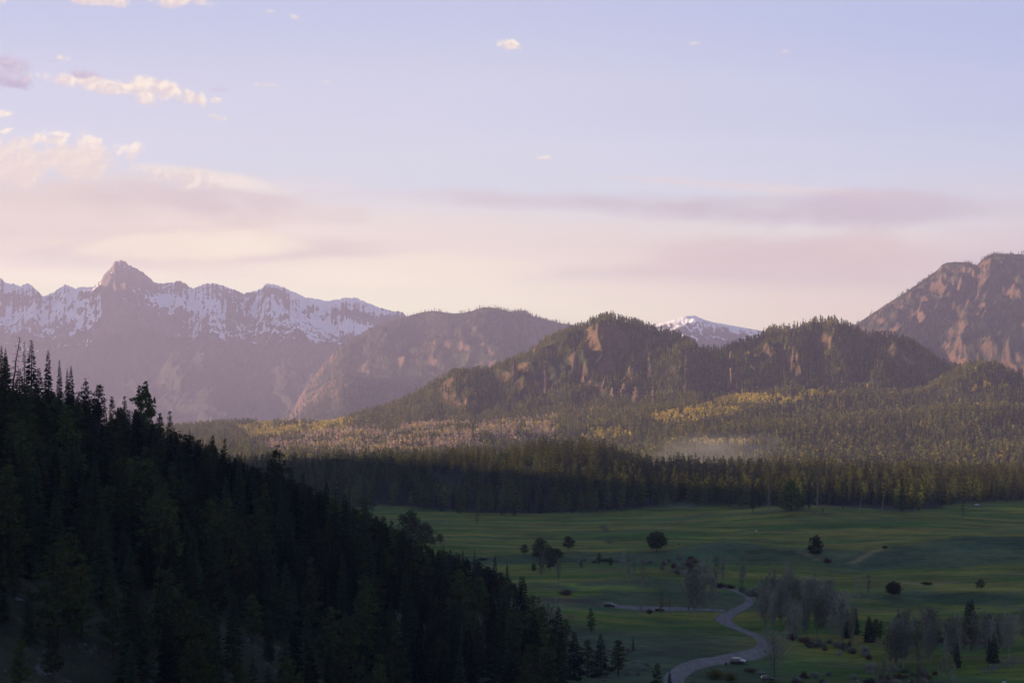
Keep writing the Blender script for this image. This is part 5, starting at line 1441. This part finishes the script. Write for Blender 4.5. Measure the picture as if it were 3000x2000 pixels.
    def puff(px, py, sx, sy, rot=0, soft=.35, k=1.1, hi=(252, 238, 227), lo=(226, 208, 214), bottom=True, opa=.95, band=False):
        nonlocal c
        u0, v0 = (px - CX) / F, (HOR - py) / F
        cs, sn = math.cos(R(rot)), math.sin(R(rot))
        du = mth(nt, 'SUBTRACT', U, u0); dv = mth(nt, 'SUBTRACT', Vv, v0)
        a = mth(nt, 'MULTIPLY', mth(nt, 'ADD', mth(nt, 'MULTIPLY', du, cs), mth(nt, 'MULTIPLY', dv, sn)), F / sx)
        b = mth(nt, 'MULTIPLY', mth(nt, 'SUBTRACT', mth(nt, 'MULTIPLY', dv, cs), mth(nt, 'MULTIPLY', du, sn)), F / sy)
        r2 = mth(nt, 'ADD', mth(nt, 'MULTIPLY', a, a), mth(nt, 'MULTIPLY', b, b))
        nn = mth(nt, 'MULTIPLY', mth(nt, 'SUBTRACT', wide, .5), 5 * k) if band else mth(nt, 'ADD', mth(nt, 'MULTIPLY', mth(nt, 'SUBTRACT', fine, .5), 2.6 * k), mth(nt, 'MULTIPLY', mth(nt, 'SUBTRACT', big, .5), 3.0 * k))
        f = mth(nt, 'ADD', mth(nt, 'SUBTRACT', 1.0, r2), nn)
        mask = mth(nt, 'MULTIPLY', smooth(nt, f, .10, .10 + soft), opa)
        sh = wide if band else mth(nt, 'ADD', mth(nt, 'ADD', .5, mth(nt, 'MULTIPLY', b, .28 if bottom else -.20)), mth(nt, 'MULTIPLY', relief, 2.2))
        c = mixc(nt, mask, c, mixc(nt, smooth(nt, sh, .25, .85), col(*lo), col(*hi)))
    for a in PUFFS: puff(*a[0], **a[1])
    # the open sky is brighter than it looks through the air of the valley
    path = mth(nt, 'MINIMUM', mth(nt, 'DIVIDE', 1420.0, mth(nt, 'MAXIMUM', Vv, .02)), 17200.0)
    T = mth(nt, 'POWER', math.e, mth(nt, 'MULTIPLY', path, -HAZE_DENS))
    a1 = mth(nt, 'SUBTRACT', 1.0, T)
    air = mixc(nt, 1.0, tuple(v / SKY_S / 2 ** EXPO for v in AIR), a1, 'MULTIPLY')
    cbt = nt.nodes.new('ShaderNodeCombineColor')
    for i in range(3): nt.links.new(T, cbt.inputs[i])
    c = mixc(nt, 1.0, mixc(nt, 1.0, c, air, 'SUBTRACT'), cbt.outputs[0], 'DIVIDE')
    bg = nt.nodes.new('ShaderNodeBackground'); nt.links.new(c, bg.inputs[0]); bg.inputs[1].default_value = SKY_S
    o = nt.nodes.new('ShaderNodeOutputWorld'); nt.links.new(bg.outputs[0], o.inputs[0])
AIR = (.69, .56, .72)
SKY_TINT, SKY_MIX = (1.0, 1.0, 1.0), .93
H_ = dict(hi=(252, 238, 226), lo=(226, 210, 216), soft=.8, k=1.2)
DK = dict(hi=(214, 200, 216), lo=(192, 181, 208), soft=.9)
def band(px, py, sx, sy, rot, c1, c2, opa, k=1.0): return ((px, py, sx, sy, rot), dict(band=True, soft=.95, k=k, hi=c1, lo=c2, opa=opa))
PUFFS = [
    band(150, 640, 800, 170, -2, (236, 219, 214), (225, 208, 210), .92, .5),
    band(80, 560, 420, 90, -4, (232, 213, 210), (221, 203, 206), .8, .6),
    band(500, 595, 460, 70, -3, (220, 204, 210), (210, 195, 207), .85, .7),
    band(620, 520, 230, 30, -9, (246, 233, 226), (236, 222, 222), .85, .8),
    band(330, 720, 620, 50, 1, (246, 233, 222), (238, 222, 215), .8, .7),
    band(1150, 640, 380, 44, -2, (234, 219, 220), (220, 204, 213), .85),
    band(1500, 590, 620, 46, -2, (219, 205, 215), (211, 197, 211), .85, .8),
    band(2080, 612, 760, 66, -3, (213, 196, 210), (204, 188, 206), .92, .7),
    band(2150, 545, 620, 20, -4, (232, 218, 222), (226, 212, 220), .85, .7),
    band(2620, 610, 520, 60, -2, (213, 198, 213), (206, 192, 210), .85, .6),
    band(1650, 690, 560, 42, -2, (242, 226, 220), (234, 216, 213), .85),
    band(2350, 760, 760, 110, -1, (224, 204, 209), (215, 196, 207), .88, .5),
    band(1250, 790, 560, 60, 1, (245, 232, 222), (240, 225, 217), .7, .5),
    ((120, 470, 290, 85), dict(soft=.7, k=1.0, hi=(240, 224, 219), lo=(229, 212, 213))),
    ((150, 405, 75, 28), dict(soft=.6, k=1.0, hi=(253, 240, 229), lo=(232, 215, 216))),
    ((265, 420, 40, 26), dict(soft=.6, k=1.0, hi=(250, 236, 228), lo=(231, 216, 219))),
    ((370, 440, 66, 34), dict(soft=.6, k=1.0, hi=(250, 236, 229), lo=(229, 216, 222))),
    ((560, 520, 190, 36, -8), dict(soft=.9, k=.9, hi=(242, 228, 224), lo=(224, 208, 214), opa=.8)),
    ((8, 200, 90, 58), dict(k=.9, **DK)), ((60, 235, 95, 26, -8), dict(k=1.2, **DK)),
    ((180, 232, 105, 26, -6), dict(H_, k=.75)), ((250, 222, 70, 16, -10), dict(k=1.2, **DK)),
    ((330, 255, 130, 28, -8), dict(H_, k=.75)), ((450, 255, 120, 36, -4), dict(H_, k=.75)), ((430, 290, 55, 28), dict(**H_)), ((550, 280, 60, 30, -18), dict(**H_)),
    ((185, 170, 32, 12, -10), dict(**H_)), ((150, 180, 30, 12), dict(opa=.6, **DK)),
    ((640, 296, 26, 16), dict(opa=.8, **H_)), ((645, 345, 34, 11, -15), dict(opa=.9, **H_)), ((650, 262, 40, 12), dict(opa=.5, **DK)),
    ((770, 249, 58, 8, -3), dict(opa=.8, **H_)), ((960, 240, 16, 6), dict(opa=.6, **H_)),
    ((15, 333, 34, 14), dict(**H_)), ((25, 382, 30, 9, 12), dict(opa=.8, **H_)),
    ((275, 0, 110, 20, -4), dict(**H_)), ((520, -4, 110, 30, -6), dict(**H_)), ((5, 5, 18, 12), dict(**H_)),
    ((862, 50, 26, 10, -15), dict(opa=.85, **H_)), ((792, 34, 18, 6), dict(opa=.5, **H_)),
    ((1490, 134, 46, 20, -8), dict(**H_)), ((1590, 463, 36, 8, 4), dict(opa=.7, **H_)),
    ((2035, 128, 24, 6), dict(opa=.4, **H_)), ((2297, 152, 18, 7), dict(opa=.45, **H_))]
sky()
sl = bpy.data.lights.new('sun', 'SUN'); sl.energy = SUN_E; sl.angle = R(.5); sl.color = (1.0, .75, .46)
so = bpy.data.objects.new('sun', sl); COL.objects.link(so); so.location = (-300, 200, 400)
from mathutils import Vector
so.rotation_euler = Vector(sdir).to_track_quat('Z', 'Y').to_euler()

cam = bpy.data.cameras.new('camera'); co = bpy.data.objects.new('camera', cam); COL.objects.link(co)
co.location = (0, 0, 0); co.rotation_euler = (R(90), 0, 0)
cam.sensor_width = 36; cam.lens = 36 * F / 3000; cam.shift_y = (HOR - 1000) / 3000
cam.clip_start = .5; cam.clip_end = 80000
scene.camera = co
vs = scene.view_settings; vs.view_transform = 'Standard'; vs.look = 'None'; vs.exposure = EXPO; vs.gamma = 1
cy = scene.cycles
cy.max_bounces = 6; cy.diffuse_bounces = 2; cy.glossy_bounces = 2; cy.transmission_bounces = 2; cy.volume_bounces = 0; cy.transparent_max_bounces = 4
